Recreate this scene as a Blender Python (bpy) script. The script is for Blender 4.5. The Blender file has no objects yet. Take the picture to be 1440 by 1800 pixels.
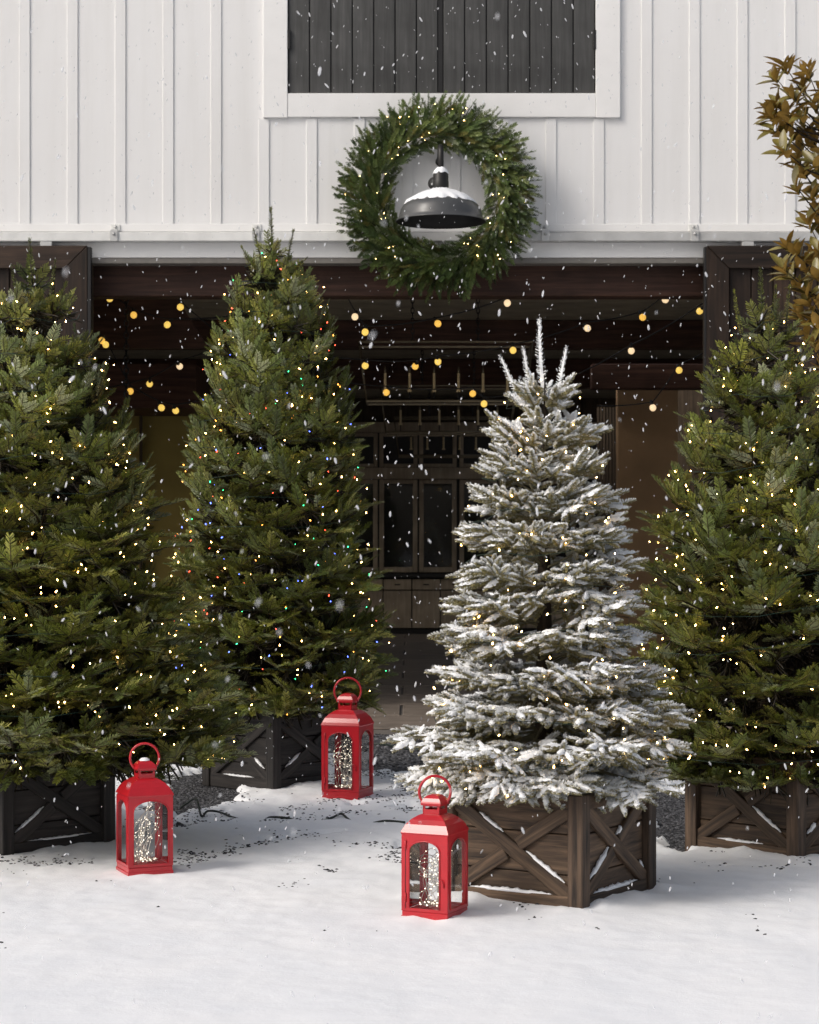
import bpy, bmesh, math, random
import numpy as np
from mathutils import Vector, Matrix, Euler

# ------------------------------------------------------------------ camera, sky, sun, exposure
SC = bpy.context.scene
COL = SC.collection
F, HZ, H = 3600.0, 960.0, 1.45          # focal length and horizon in photo pixels, eye height in metres
cam_d = bpy.data.cameras.new('camera'); cam = bpy.data.objects.new('camera', cam_d); COL.objects.link(cam)
cam.location = (0, 0, H); cam.rotation_euler = (math.radians(90), 0, 0)
cam_d.sensor_fit = 'HORIZONTAL'; cam_d.sensor_width = 36; cam_d.lens = 36 * F / 1440
cam_d.shift_y = (HZ - 900) / 1440.0
cam_d.clip_start = 0.1; cam_d.clip_end = 2000
cam_d.dof.use_dof = True; cam_d.dof.focus_distance = 9.2; cam_d.dof.aperture_fstop = 11
SC.camera = cam

SUN_AZ, SUN_EL = 58.0, 40.0              # azimuth to the left of the camera's back, elevation
W = bpy.data.worlds.new('World'); SC.world = W; W.use_nodes = True
nt = W.node_tree; nt.nodes.clear()
sky = nt.nodes.new('ShaderNodeTexSky'); sky.sky_type = 'NISHITA'; sky.sun_disc = False
sky.sun_elevation = math.radians(SUN_EL); sky.sun_rotation = math.radians(180 + SUN_AZ)
sky.air_density = 1.0; sky.dust_density = 6.0; sky.ozone_density = 1.0
hsv = nt.nodes.new('ShaderNodeHueSaturation'); hsv.inputs['Saturation'].default_value = 0.60
bg = nt.nodes.new('ShaderNodeBackground'); bg.inputs['Strength'].default_value = 0.142
wo = nt.nodes.new('ShaderNodeOutputWorld')
nt.links.new(sky.outputs[0], hsv.inputs['Color']); nt.links.new(hsv.outputs[0], bg.inputs[0]); nt.links.new(bg.outputs[0], wo.inputs[0])
sd = bpy.data.lights.new('sun', 'SUN'); sd.energy = 1.05; sd.angle = math.radians(16); sd.color = (1.0, 0.955, 0.895)
sun = bpy.data.objects.new('sun', sd); COL.objects.link(sun)
az, el = math.radians(SUN_AZ), math.radians(SUN_EL)
sdir = Vector((-math.sin(az) * math.cos(el), -math.cos(az) * math.cos(el), math.sin(el)))
sun.rotation_euler = sdir.to_track_quat('Z', 'Y').to_euler()
sun.location = (-6, -6, 9)
SC.view_settings.view_transform = 'Standard'; SC.view_settings.look = 'None'
SC.view_settings.exposure = -0.13; SC.view_settings.gamma = 1.0
SC.render.engine = 'CYCLES'
SC.cycles.use_denoising = True
SC.cycles.max_bounces = 6; SC.cycles.diffuse_bounces = 4; SC.cycles.glossy_bounces = 2
SC.cycles.transmission_bounces = 4; SC.cycles.transparent_max_bounces = 12
SC.cycles.sample_clamp_indirect = 4.0

R = random.Random(7)
NP = np.random.RandomState(11)
rad = math.radians

# ------------------------------------------------------------------ helpers
def P(px, py, Y):                        # photo pixel at a depth -> point
    return Vector(((px - 720) * Y / F, Y, H - (py - HZ) * Y / F))
def G(px, py, z=0.0):                    # photo pixel on the ground
    Y = F * (H - z) / (py - HZ)
    return Vector(((px - 720) * Y / F, Y, z))

def link(o, parent=None):
    COL.objects.link(o)
    if parent is not None: o.parent = parent
    return o
def mesh_obj(name, verts, faces, mat, parent=None, smooth=False, loc=None):
    me = bpy.data.meshes.new(name)
    me.from_pydata([tuple(v) for v in verts], [], faces)
    for m in (mat if isinstance(mat, (list, tuple)) else [mat]): me.materials.append(m)
    if smooth: me.polygons.foreach_set('use_smooth', [True] * len(me.polygons))
    me.update()
    o = bpy.data.objects.new(name, me); link(o, parent)
    if loc is not None: o.location = loc
    return o
def inst(name, me, parent, mat4=None):
    o = bpy.data.objects.new(name, me); link(o, parent)
    if mat4 is not None: o.matrix_local = mat4
    return o
def bm_obj(name, bm, mat, parent=None, smooth=False):
    me = bpy.data.meshes.new(name); bm.to_mesh(me); bm.free()
    for m in (mat if isinstance(mat, (list, tuple)) else [mat]): me.materials.append(m)
    if smooth: me.polygons.foreach_set('use_smooth', [True] * len(me.polygons))
    o = bpy.data.objects.new(name, me); return link(o, parent)
def empty(name, loc=(0, 0, 0), rz=0.0, parent=None):
    o = bpy.data.objects.new(name, None); o.location = loc; o.rotation_euler = (0, 0, rz); o.empty_display_size = .1
    return link(o, parent)
def tag(o, label=None, cat=None, group=None, kind=None):
    if label: o['label'] = label
    if cat: o['category'] = cat
    if group: o['group'] = group
    if kind: o['kind'] = kind
    return o
_box_cache = {}
def box_mesh(lx, ly, lz, mat, bev=0.003):
    key = (round(lx, 4), round(ly, 4), round(lz, 4), mat.name, bev)
    if key in _box_cache: return _box_cache[key]
    bm = bmesh.new(); bmesh.ops.create_cube(bm, size=1.0)
    for v in bm.verts: v.co.x *= lx; v.co.y *= ly; v.co.z *= lz
    if bev: bmesh.ops.bevel(bm, geom=bm.edges[:], offset=min(bev, .3 * min(lx, ly, lz)), segments=1, affect='EDGES')
    me = bpy.data.meshes.new('board'); bm.to_mesh(me); bm.free(); me.materials.append(mat)
    _box_cache[key] = me
    return me
def box(name, x0, x1, y0, y1, z0, z1, mat, parent=None, bev=0.003):
    me = box_mesh(abs(x1 - x0), abs(y1 - y0), abs(z1 - z0), mat, bev)
    o = bpy.data.objects.new(name, me); link(o, parent)
    o.location = ((x0 + x1) / 2, (y0 + y1) / 2, (z0 + z1) / 2)
    return o
def tube_data(pts, r, n=6, closed=False, caps=True):
    pts = [Vector(p) for p in pts]; N = len(pts); V = []; Fc = []
    prev = None
    for i, p in enumerate(pts):
        a = pts[(i - 1) % N] if (closed or i > 0) else p
        b = pts[(i + 1) % N] if (closed or i < N - 1) else p
        t = (b - a).normalized()
        if prev is None:
            u = t.orthogonal().normalized()
        else:
            u = (prev - t * prev.dot(t)); u = u.normalized() if u.length > 1e-6 else t.orthogonal().normalized()
        prev = u; w = t.cross(u)
        rr = r[i] if isinstance(r, (list, tuple)) else r
        for k in range(n):
            a_ = 2 * math.pi * k / n
            V.append(p + (u * math.cos(a_) + w * math.sin(a_)) * rr)
    for i in range(N if closed else N - 1):
        j = (i + 1) % N
        for k in range(n):
            l = (k + 1) % n
            Fc.append((i * n + k, i * n + l, j * n + l, j * n + k))
    if caps and not closed:
        Fc.append(tuple(range(n - 1, -1, -1))); Fc.append(tuple(range((N - 1) * n, N * n)))
    return V, Fc
def tube(name, pts, r, mat, parent=None, n=6, closed=False, smooth=True):
    V, Fc = tube_data(pts, r, n, closed)
    return mesh_obj(name, V, Fc, mat, parent, smooth)
def lathe_data(prof, n=24):
    V = []; Fc = []
    for (r, z) in prof:
        for k in range(n):
            a = 2 * math.pi * k / n; V.append((r * math.cos(a), r * math.sin(a), z))
    for i in range(len(prof) - 1):
        for k in range(n):
            l = (k + 1) % n; Fc.append((i * n + k, i * n + l, (i + 1) * n + l, (i + 1) * n + k))
    return V, Fc
def catenary(a, b, sag, n=8):
    a, b = Vector(a), Vector(b)
    return [a.lerp(b, i / n) - Vector((0, 0, sag * 4 * (i / n) * (1 - i / n))) for i in range(n + 1)]

# numpy value noise
_tab = np.random.RandomState(3).rand(256, 256)
def vnoise(x, y):
    xi = np.floor(x).astype(int); yi = np.floor(y).astype(int); fx = x - xi; fy = y - yi
    fx = fx * fx * (3 - 2 * fx); fy = fy * fy * (3 - 2 * fy)
    g = lambda i, j: _tab[(xi + i) & 255, (yi + j) & 255]
    return (g(0, 0) * (1 - fx) + g(1, 0) * fx) * (1 - fy) + (g(0, 1) * (1 - fx) + g(1, 1) * fx) * fy
def fbm(x, y, o=4):
    s = 0; a = .5
    for i in range(o):
        s = s + a * vnoise(x * 2 ** i + 17.3 * i, y * 2 ** i + 5.1 * i); a *= .5
    return s / (1 - .5 ** o)

# ------------------------------------------------------------------ materials
def new_mat(name):
    m = bpy.data.materials.new(name); m.use_nodes = True
    t = m.node_tree; b = t.nodes['Principled BSDF']
    return m, t, b
def N_(t, typ, **kw):
    n = t.nodes.new(typ)
    for k, v in kw.items():
        if k in n.inputs: n.inputs[k].default_value = v
        else: setattr(n, k, v)
    return n
def ramp(t, fac, stops):
    r = t.nodes.new('ShaderNodeValToRGB')
    while len(r.color_ramp.elements) < len(stops): r.color_ramp.elements.new(.5)
    for e, (p, c) in zip(r.color_ramp.elements, stops):
        e.position = p; e.color = (*c, 1) if len(c) == 3 else c
    t.links.new(fac, r.inputs[0]); return r
def plain(name, col, rough=.6, metal=0.0, noise=0.12, scale=12.0, bump=0.0, bscale=60.0, coat=0.0, spec=None):
    m, t, b = new_mat(name)
    co = N_(t, 'ShaderNodeTexCoord'); nz = N_(t, 'ShaderNodeTexNoise', Scale=scale, Detail=6.0)
    t.links.new(co.outputs['Object'], nz.inputs['Vector'])
    lo = tuple(c * (1 - noise) for c in col); hi = tuple(min(1, c * (1 + noise)) for c in col)
    r = ramp(t, nz.outputs[0], [(.3, lo), (.7, hi)]); t.links.new(r.outputs[0], b.inputs['Base Color'])
    b.inputs['Roughness'].default_value = rough; b.inputs['Metallic'].default_value = metal
    if coat: b.inputs['Coat Weight'].default_value = coat; b.inputs['Coat Roughness'].default_value = .15
    if spec is not None: b.inputs['Specular IOR Level'].default_value = spec
    if bump:
        n2 = N_(t, 'ShaderNodeTexNoise', Scale=bscale, Detail=4.0); t.links.new(co.outputs['Object'], n2.inputs['Vector'])
        bp = N_(t, 'ShaderNodeBump', Strength=bump, Distance=.01); t.links.new(n2.outputs[0], bp.inputs['Height'])
        t.links.new(bp.outputs[0], b.inputs['Normal'])
    return m
def wood(name, dark, light, axis='x', rough=.65, scale=1.0, bump=.25, spec=.3, vary=.35):
    m, t, b = new_mat(name)
    co = N_(t, 'ShaderNodeTexCoord'); oi = N_(t, 'ShaderNodeObjectInfo')
    mp = N_(t, 'ShaderNodeMapping'); s = [26.0 * scale] * 3; s['xyz'.index(axis)] = 1.6 * scale
    mp.inputs['Scale'].default_value = s
    t.links.new(co.outputs['Object'], mp.inputs['Vector'])
    off = N_(t, 'ShaderNodeVectorMath', operation='SCALE'); off.inputs[0].default_value = (31, 17, 23)
    t.links.new(oi.outputs['Random'], off.inputs['Scale'])
    ad = N_(t, 'ShaderNodeVectorMath', operation='ADD'); t.links.new(mp.outputs[0], ad.inputs[0]); t.links.new(off.outputs[0], ad.inputs[1])
    nz = N_(t, 'ShaderNodeTexNoise', Scale=1.0, Detail=8.0, Roughness=.62, Distortion=.6); t.links.new(ad.outputs[0], nz.inputs['Vector'])
    n2 = N_(t, 'ShaderNodeTexNoise', Scale=3.0, Detail=4.0); t.links.new(co.outputs['Object'], n2.inputs['Vector'])
    r = ramp(t, nz.outputs[0], [(.32, dark), (.55, tuple((a + c) / 2 for a, c in zip(dark, light))), (.72, light)])
    mx = N_(t, 'ShaderNodeMixRGB', blend_type='MULTIPLY'); mx.inputs[0].default_value = 1
    v1 = N_(t, 'ShaderNodeMapRange'); v1.inputs[3].default_value = 1 - vary; v1.inputs[4].default_value = 1 + vary
    t.links.new(oi.outputs['Random'], v1.inputs[0])
    v2 = N_(t, 'ShaderNodeMapRange'); v2.inputs[1].default_value = .3; v2.inputs[2].default_value = .7; v2.inputs[3].default_value = .75; v2.inputs[4].default_value = 1.2
    t.links.new(n2.outputs[0], v2.inputs[0])
    mu = N_(t, 'ShaderNodeMath', operation='MULTIPLY'); t.links.new(v1.outputs[0], mu.inputs[0]); t.links.new(v2.outputs[0], mu.inputs[1])
    t.links.new(r.outputs[0], mx.inputs[1]); t.links.new(mu.outputs[0], mx.inputs[2]); t.links.new(mx.outputs[0], b.inputs['Base Color'])
    b.inputs['Roughness'].default_value = rough; b.inputs['Specular IOR Level'].default_value = spec
    bp = N_(t, 'ShaderNodeBump', Strength=bump, Distance=.004); t.links.new(nz.outputs[0], bp.inputs['Height']); t.links.new(bp.outputs[0], b.inputs['Normal'])
    return m
def emit(name, col, s):
    m, t, b = new_mat(name)
    b.inputs['Base Color'].default_value = (*[min(1, c) for c in col], 1)
    b.inputs['Emission Color'].default_value = (*col, 1); b.inputs['Emission Strength'].default_value = s
    b.inputs['Roughness'].default_value = .25
    return m
def needle_mat(name, rough=.48, spec=.35, vary=.25):
    m, t, b = new_mat(name)
    at_ = N_(t, 'ShaderNodeAttribute', attribute_name='tint'); oi = N_(t, 'ShaderNodeObjectInfo')
    v1 = N_(t, 'ShaderNodeMapRange'); v1.inputs[3].default_value = 1 - vary; v1.inputs[4].default_value = 1 + vary
    t.links.new(oi.outputs['Random'], v1.inputs[0])
    mx = N_(t, 'ShaderNodeMixRGB', blend_type='MULTIPLY'); mx.inputs[0].default_value = 1
    t.links.new(at_.outputs['Color'], mx.inputs[1]); t.links.new(v1.outputs[0], mx.inputs[2])
    t.links.new(mx.outputs[0], b.inputs['Base Color'])
    b.inputs['Roughness'].default_value = rough; b.inputs['Specular IOR Level'].default_value = spec
    return m
M = {}
m, t, b = new_mat('white_paint'); M['white'] = m
co = N_(t, 'ShaderNodeTexCoord'); gq = N_(t, 'ShaderNodeNewGeometry'); mp = N_(t, 'ShaderNodeMapping'); mp.inputs['Scale'].default_value = (9, 9, .55)
t.links.new(gq.outputs['Position'], mp.inputs['Vector']); n1 = N_(t, 'ShaderNodeTexNoise', Scale=1.0, Detail=7.0, Roughness=.6); t.links.new(mp.outputs[0], n1.inputs['Vector'])
n2 = N_(t, 'ShaderNodeTexNoise', Scale=.9, Detail=5.0); t.links.new(gq.outputs['Position'], n2.inputs['Vector'])
r1 = ramp(t, n1.outputs[0], [(.28, (.725, .722, .715)), (.5, (.76, .758, .755)), (.8, (.78, .78, .78))]); r2 = ramp(t, n2.outputs[0], [(.3, (.97, .965, .96)), (.65, (1, 1, 1))])
mx = N_(t, 'ShaderNodeMixRGB', blend_type='MULTIPLY'); mx.inputs[0].default_value = 1; t.links.new(r1.outputs[0], mx.inputs[1]); t.links.new(r2.outputs[0], mx.inputs[2]); t.links.new(mx.outputs[0], b.inputs['Base Color'])
b.inputs['Roughness'].default_value = .55
mp2 = N_(t, 'ShaderNodeMapping'); mp2.inputs['Scale'].default_value = (60, 60, 3); t.links.new(gq.outputs['Position'], mp2.inputs['Vector'])
n3 = N_(t, 'ShaderNodeTexNoise', Scale=1.0, Detail=5.0); t.links.new(mp2.outputs[0], n3.inputs['Vector'])
bp = N_(t, 'ShaderNodeBump', Strength=.12, Distance=.004); t.links.new(n3.outputs[0], bp.inputs['Height']); t.links.new(bp.outputs[0], b.inputs['Normal'])
M['white_trim'] = plain('white_trim_paint', (.79, .785, .775), .5, noise=.03, scale=4.0, bump=.08, bscale=50)
M['rail'] = plain('galvanised_rail', (.50, .50, .49), .45, metal=.25, noise=.12, scale=6)
M['rail_white'] = plain('painted_rail', (.70, .70, .68), .5, noise=.08, scale=9)
M['lip'] = plain('grey_lip', (.20, .185, .165), .6, noise=.1)
M['shutter'] = wood('shutter_wood', (.048, .048, .047), (.085, .085, .083), 'z', .6, vary=.12)
M['black'] = plain('black_gap', (.006, .006, .006), .8)
M['iron'] = plain('black_iron', (.018, .017, .017), .45, metal=.3)
M['door_z'] = wood('door_wood_upright', (.010, .006, .004), (.055, .032, .020), 'z', .6)
M['door_x'] = wood('door_wood_level', (.010, .006, .004), (.050, .030, .020), 'x', .6)
M['crate_x'] = wood('crate_wood_level', (.020, .014, .011), (.165, .108, .068), 'x', .62, scale=1.7, bump=.4, vary=.28)
M['crate_z'] = wood('crate_wood_upright', (.020, .015, .012), (.145, .096, .064), 'z', .62, scale=1.7, bump=.4, vary=.28)
M['beam'] = wood('red_brown_beam', (.042, .019, .012), (.120, .056, .036), 'x', .6)
M['crate_dark_x'] = wood('shaded_crate_wood_level', (.012, .011, .011), (.055, .047, .043), 'x', .62, scale=1.7, bump=.4, vary=.28)  # same crate wood, with tree shade and wetness put into the colour
M['crate_dark_z'] = wood('shaded_crate_wood_upright', (.012, .011, .011), (.050, .044, .041), 'z', .62, scale=1.7, bump=.4, vary=.28)
M['ceil'] = wood('ceiling_board', (.30, .27, .20), (.48, .43, .33), 'x', .7, vary=.12)
M['inwall'] = wood('interior_board', (.045, .032, .020), (.12, .085, .055), 'z', .7, vary=.12)
M['pillar'] = plain('brown_plaster', (.42, .265, .14), .8, noise=.15, scale=2)
M['olive'] = plain('olive_plaster', (.34, .26, .07), .8, noise=.15, scale=2)
M['cab'] = wood('cabinet_wood', (.30, .24, .17), (.46, .37, .27), 'z', .55, vary=.08)
M['counter'] = plain('dark_counter', (.02, .018, .016), .4)
M['floor'] = plain('stone_floor', (.20, .165, .135), .5, noise=.3, scale=4)
M['slab'] = plain('concrete_slab', (.16, .145, .13), .8, noise=.2, scale=5)
M['bark'] = wood('bark', (.02, .014, .01), (.06, .045, .03), 'z', .85)
M['lampgrey'] = plain('lamp_grey_enamel', (.062, .064, .066), .38, noise=.1, scale=15, coat=.15)
M['lampdark'] = plain('lamp_inside', (.006, .006, .006), .7)
M['red'] = plain('red_enamel', (.44, .011, .019), .28, noise=.14, scale=7, coat=.2)
M['wire'] = plain('silver_wire', (.75, .72, .66), .3, metal=.9)
M['greenwire'] = plain('green_wire', (.012, .04, .028), .5)
M['cord'] = plain('green_cord', (.008, .016, .012), .5)
M['needle'] = needle_mat('fir_needles', .40, .5, .32)
M['frost'] = needle_mat('flocked_needles', .8, .15, .08)
M['needle_dark'] = plain('green_wrapped_hoop', (.02, .03, .012), .9)
M['stem'] = plain('twig', (.035, .028, .014), .8)
M['fstem'] = plain('flocked_twig', (.32, .30, .22), .9)
M['leaf_top'] = plain('magnolia_leaf_top', (.175, .145, .036), .34, noise=.45, scale=8)
M['leaf_under'] = plain('magnolia_leaf_under', (.40, .235, .045), .75, noise=.35, scale=8)
M['candle'] = plain('candle_sleeve', (.62, .47, .25), .5)
M['brass'] = plain('aged_brass', (.16, .13, .085), .35, metal=.7)
# snow
m, t, b = new_mat('snow'); M['snow'] = m
co = N_(t, 'ShaderNodeTexCoord')
n1 = N_(t, 'ShaderNodeTexNoise', Scale=2.2, Detail=6.0); t.links.new(co.outputs['Object'], n1.inputs['Vector'])
r = ramp(t, n1.outputs[0], [(.3, (.83, .85, .885)), (.7, (.89, .90, .92))]); t.links.new(r.outputs[0], b.inputs['Base Color'])
b.inputs['Roughness'].default_value = .7; b.inputs['Specular IOR Level'].default_value = .25
n2 = N_(t, 'ShaderNodeTexNoise', Scale=90.0, Detail=5.0, Roughness=.7); t.links.new(co.outputs['Object'], n2.inputs['Vector'])
n3 = N_(t, 'ShaderNodeTexNoise', Scale=16.0, Detail=3.0); t.links.new(co.outputs['Object'], n3.inputs['Vector'])
b1 = N_(t, 'ShaderNodeBump', Strength=.22, Distance=.005); t.links.new(n2.outputs[0], b1.inputs['Height'])
b2 = N_(t, 'ShaderNodeBump', Strength=.10, Distance=.02); t.links.new(n3.outputs[0], b2.inputs['Height']); t.links.new(b1.outputs[0], b2.inputs['Normal'])
t.links.new(b2.outputs[0], b.inputs['Normal'])
# gravel ground
m, t, b = new_mat('gravel_ground'); M['gravel'] = m
co = N_(t, 'ShaderNodeTexCoord'); vo = N_(t, 'ShaderNodeTexVoronoi', Scale=55.0); t.links.new(co.outputs['Object'], vo.inputs['Vector'])
sp = N_(t, 'ShaderNodeSeparateColor'); t.links.new(vo.outputs['Color'], sp.inputs[0])
r = ramp(t, sp.outputs[0], [(.1, (.018, .018, .02)), (.6, (.07, .072, .08)), (.95, (.17, .17, .18))]); t.links.new(r.outputs[0], b.inputs['Base Color'])
bp = N_(t, 'ShaderNodeBump', Strength=1.0, Distance=.02); bp.invert = True; t.links.new(vo.outputs['Distance'], bp.inputs['Height']); t.links.new(bp.outputs[0], b.inputs['Normal'])
b.inputs['Roughness'].default_value = .85
M['pebble'] = needle_mat('pebble_stone', .8, .2)
# thin clear glass
m, t, b = new_mat('clear_pane'); M['glass'] = m
t.nodes.remove(b); out = t.nodes['Material Output']
tr = N_(t, 'ShaderNodeBsdfTransparent'); tr.inputs[0].default_value = (.985, .99, .99, 1)
gl = N_(t, 'ShaderNodeBsdfGlossy'); gl.inputs['Roughness'].default_value = .03
fr = N_(t, 'ShaderNodeFresnel', IOR=1.45); mx = N_(t, 'ShaderNodeMixShader')
t.links.new(fr.outputs[0], mx.inputs[0]); t.links.new(tr.outputs[0], mx.inputs[1]); t.links.new(gl.outputs[0], mx.inputs[2]); t.links.new(mx.outputs[0], out.inputs[0])
# falling flakes
m, t, b = new_mat('snowflake'); M['flake'] = m
out = t.nodes['Material Output']; b.inputs['Base Color'].default_value = (.92, .93, .95, 1); b.inputs['Roughness'].default_value = .8
tr = N_(t, 'ShaderNodeBsdfTransparent'); mx = N_(t, 'ShaderNodeMixShader'); mx.inputs[0].default_value = .62
tl_ = N_(t, 'ShaderNodeBsdfTranslucent'); tl_.inputs[0].default_value = (.95, .96, .98, 1); m2 = N_(t, 'ShaderNodeMixShader'); m2.inputs[0].default_value = .5
t.links.new(b.outputs[0], m2.inputs[1]); t.links.new(tl_.outputs[0], m2.inputs[2])
t.links.new(tr.outputs[0], mx.inputs[1]); t.links.new(m2.outputs[0], mx.inputs[2]); t.links.new(mx.outputs[0], out.inputs[0])
# lights
WARM = emit('warm_white_bulb', (1.0, .56, .16), 46.0)
CREAM = emit('cream_mini_bulb', (1.0, .64, .24), 34.0)
BLUE = emit('blue_bulb', (.10, .16, 1.0), 12.0); GREEN = emit('green_bulb', (.05, 1.0, .35), 7.0)
REDB = emit('red_bulb', (1.0, .10, .05), 8.0); ORANGE = emit('orange_bulb', (1.0, .38, .06), 10.0)
LED = emit('led_white', (1.0, .88, .70), 5.0)
GLOBES = [emit('globe_cream', (1.0, .74, .44), 1.0), emit('globe_yellow', (1.0, .66, .14), .95), emit('globe_amber', (1.0, .56, .10), .9)]

# ------------------------------------------------------------------ crates and lanterns: where they stand (needed by the snow)
CS, CH = .67, .46
def corner_frame(px, py, a, s):
    c = G(px, py); a = rad(a)
    ctr = c + Vector((-math.cos(a), math.sin(a), 0)) * s / 2 + Vector((math.sin(a), math.cos(a), 0)) * s / 2
    return ctr, -a                       # centre and rotation: local -Y face is the broad left face
CRATES = {'front': corner_frame(1024, 1604, 32.7, CS), 'left': corner_frame(5, 1506, 43, CS),
          'middle': corner_frame(480, 1388, 45, CS), 'right': corner_frame(1403, 1514, 47, CS)}
LANT = {'near': (*corner_frame(787, 1622, 25, .195), .195, .4945), 'mid': (*corner_frame(226, 1540, 67, .2014), .2014, .5125),
        'far': (*corner_frame(631, 1406, 20, .2296), .2296, .6175)}

# ------------------------------------------------------------------ ground
GZ = -.035
def sq_dist(x, y, ctr, rz, s):
    dx, dy = x - ctr.x, y - ctr.y; c, n = math.cos(-rz), math.sin(-rz)
    u, v = dx * c - dy * n, dx * n + dy * c
    return np.maximum(np.maximum(np.abs(u), np.abs(v)) - s / 2, 0)
def bare(x, y):                          # 0 snow .. 1 gravel
    m = np.zeros_like(x)
    def blob(px, py, rx, ry, k=1.0):
        c = G(px, py); return k * np.exp(-(((x - c.x) / rx) ** 2 + ((y - c.y) / ry) ** 2))
    m = np.maximum(m, blob(345, 1385, .30, 1.1, 1.45)); m = np.maximum(m, blob(1188, 1420, .26, 1.2, 1.4)); m = np.maximum(m, blob(320, 1440, .14, .45, .75))
    m = np.maximum(m, blob(1195, 1455, .22, .65, 1.15)); m = np.maximum(m, blob(680, 1330, .35, 1.1, 1.1))
    m = np.maximum(m, blob(690, 1500, .11, .55, .62)); m = np.maximum(m, blob(730, 1400, .2, .8, .62))
    m = np.maximum(m, blob(130, 1512, .17, .14, .45)); m = np.maximum(m, blob(610, 1412, .25, .3, .55))
    m = np.maximum(m, blob(560, 1430, .5, .3, .42)); m = np.maximum(m, blob(520, 1470, .35, .3, .42))
    m = np.maximum(m, blob(330, 1500, .25, .25, .45)); m = np.maximum(m, blob(1175, 1545, .12, .25, .5))
    m = np.maximum(m, blob(1330, 1520, .3, .15, .35))
    m = np.maximum(m, np.clip((y - 13.1 + (fbm(x * 1.3, y * .6) - .5) * 1.6) / .9, 0, 1.2))
    return m
def snow_h(x, y):
    h = (fbm(x * .9 + 3, y * .7) - .5) * .035 + (fbm(x * 4, y * 2.6 + 9) - .5) * .030 + (fbm(x * 16, y * 12, 3) - .5) * .011
    h = h * np.clip((y - 5) / 5, .35, 1)
    for ctr, rz in CRATES.values():
        d = sq_dist(x, y, ctr, rz, CS)
        h = h + np.exp(-(d / .10) ** 2) * (.006 + .065 * np.clip(fbm(x * 5 + 1, y * 5) - .38, 0, 1)) * 1.1
    for ctr, rz, s, _ in LANT.values():
        d = sq_dist(x, y, ctr, rz, s); h = h + np.exp(-(d / .05) ** 2) * .012 * fbm(x * 12, y * 12, 2)
    n = fbm(x * 7 + 40, y * 4.5 + 11, 4)
    cut = np.clip((bare(x, y) + (n - .5) * 1.3 - .52) / .25, 0, 1)
    return h - cut * .07
def axis(lo, hi, step, far, k=12):
    a = np.arange(lo, hi, step)
    g = (np.linspace(0, 1, k + 1)[1:]) ** 2.5
    return np.concatenate([(lo - g * (far))[::-1], a, hi + g * far])
gx = axis(-3.0, 3.0, .022, 140); gy = np.concatenate([-60 * np.linspace(1, 0, 8)[:-1] ** 2 + 5.6 - .1, np.arange(5.6, 14.4, .026)])
X, Y = np.meshgrid(gx, gy); Z = snow_h(X, Y)
Z = np.where(Y > 14.2, GZ - .03, Z)
nx, ny = len(gx), len(gy)
V = np.stack([X.ravel(), Y.ravel(), Z.ravel()], 1)
idx = np.arange(nx * ny).reshape(ny, nx)
Q = np.stack([idx[:-1, :-1].ravel(), idx[:-1, 1:].ravel(), idx[1:, 1:].ravel(), idx[1:, :-1].ravel()], 1)
def np_mesh(name, V, Q, mat, smooth=False, tint=None):
    me = bpy.data.meshes.new(name); k = Q.shape[1]
    me.vertices.add(len(V)); me.vertices.foreach_set('co', np.asarray(V, np.float32).ravel())
    me.loops.add(Q.size); me.loops.foreach_set('vertex_index', Q.ravel().astype(np.int32))
    me.polygons.add(len(Q)); me.polygons.foreach_set('loop_start', np.arange(0, Q.size, k, dtype=np.int32))
    me.update(calc_edges=True)
    if smooth: me.polygons.foreach_set('use_smooth', np.ones(len(Q), bool))
    if tint is not None:
        at_ = me.attributes.new('tint', 'FLOAT_COLOR', 'POINT'); at_.data.foreach_set('color', np.asarray(tint, np.float32).ravel())
    me.materials.append(mat); me.validate()
    return me
snow = link(bpy.data.objects.new('snow_cover', np_mesh('snow_cover', V, Q, M['snow'], True)))
tag(snow, 'white uneven snow lying over the gravel yard', 'snow', kind='structure')
gnd = mesh_obj('ground', [(-400, -400, GZ), (400, -400, GZ), (400, 400, GZ), (-400, 400, GZ)], [(0, 1, 2, 3)], M['gravel'])
tag(gnd, 'dark grey gravel yard around the barn', 'ground', kind='structure')

# loose stones
ico = bmesh.new(); bmesh.ops.create_icosphere(ico, subdivisions=1, radius=1.0)
IV = np.array([v.co[:] for v in ico.verts]); IF = np.array([[v.index for v in f.verts] for f in ico.faces]); ico.free()
def scatter_stones(n_try, x0, x1, y0, y1, dens, smin, smax):
    x = NP.uniform(x0, x1, n_try); y = NP.uniform(y0, y1, n_try)
    keep = NP.rand(n_try) < dens(x, y); return x[keep], y[keep], NP.uniform(smin, smax, keep.sum())
def dens1(x, y):
    n = fbm(x * 6 + 70, y * 3.5 + 3, 4)
    b_ = bare(x, y)
    return np.clip(b_ * 1.15 + (n - .5) * 1.9 - .44, 0, 1) * .9 + np.where(b_ > .16, .010, 0) + .0010 * (y > 9.4)
sx, sy, ss = scatter_stones(120000, -2.8, 2.8, 7.3, 13.6, dens1, .003, .0095)
bx, by, bs = scatter_stones(5200, -2.6, 2.6, 13.3, 16.2, lambda x, y: np.ones_like(x), .008, .020)
px_, py_, ps_ = np.concatenate([sx, bx]), np.concatenate([sy, by]), np.concatenate([ss, bs])
pz_ = np.maximum(snow_h(px_, py_), GZ); pz_[len(sx):] = GZ
n = len(px_)
defm = IV[None] * (1 + NP.uniform(-.25, .25, (n, len(IV), 1))) * (NP.uniform(.7, 1.3, (n, 1, 3)) * np.array([1, 1, .65])) * ps_[:, None, None]
an = NP.uniform(0, 6.28, n); ca, sa = np.cos(an)[:, None], np.sin(an)[:, None]
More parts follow.
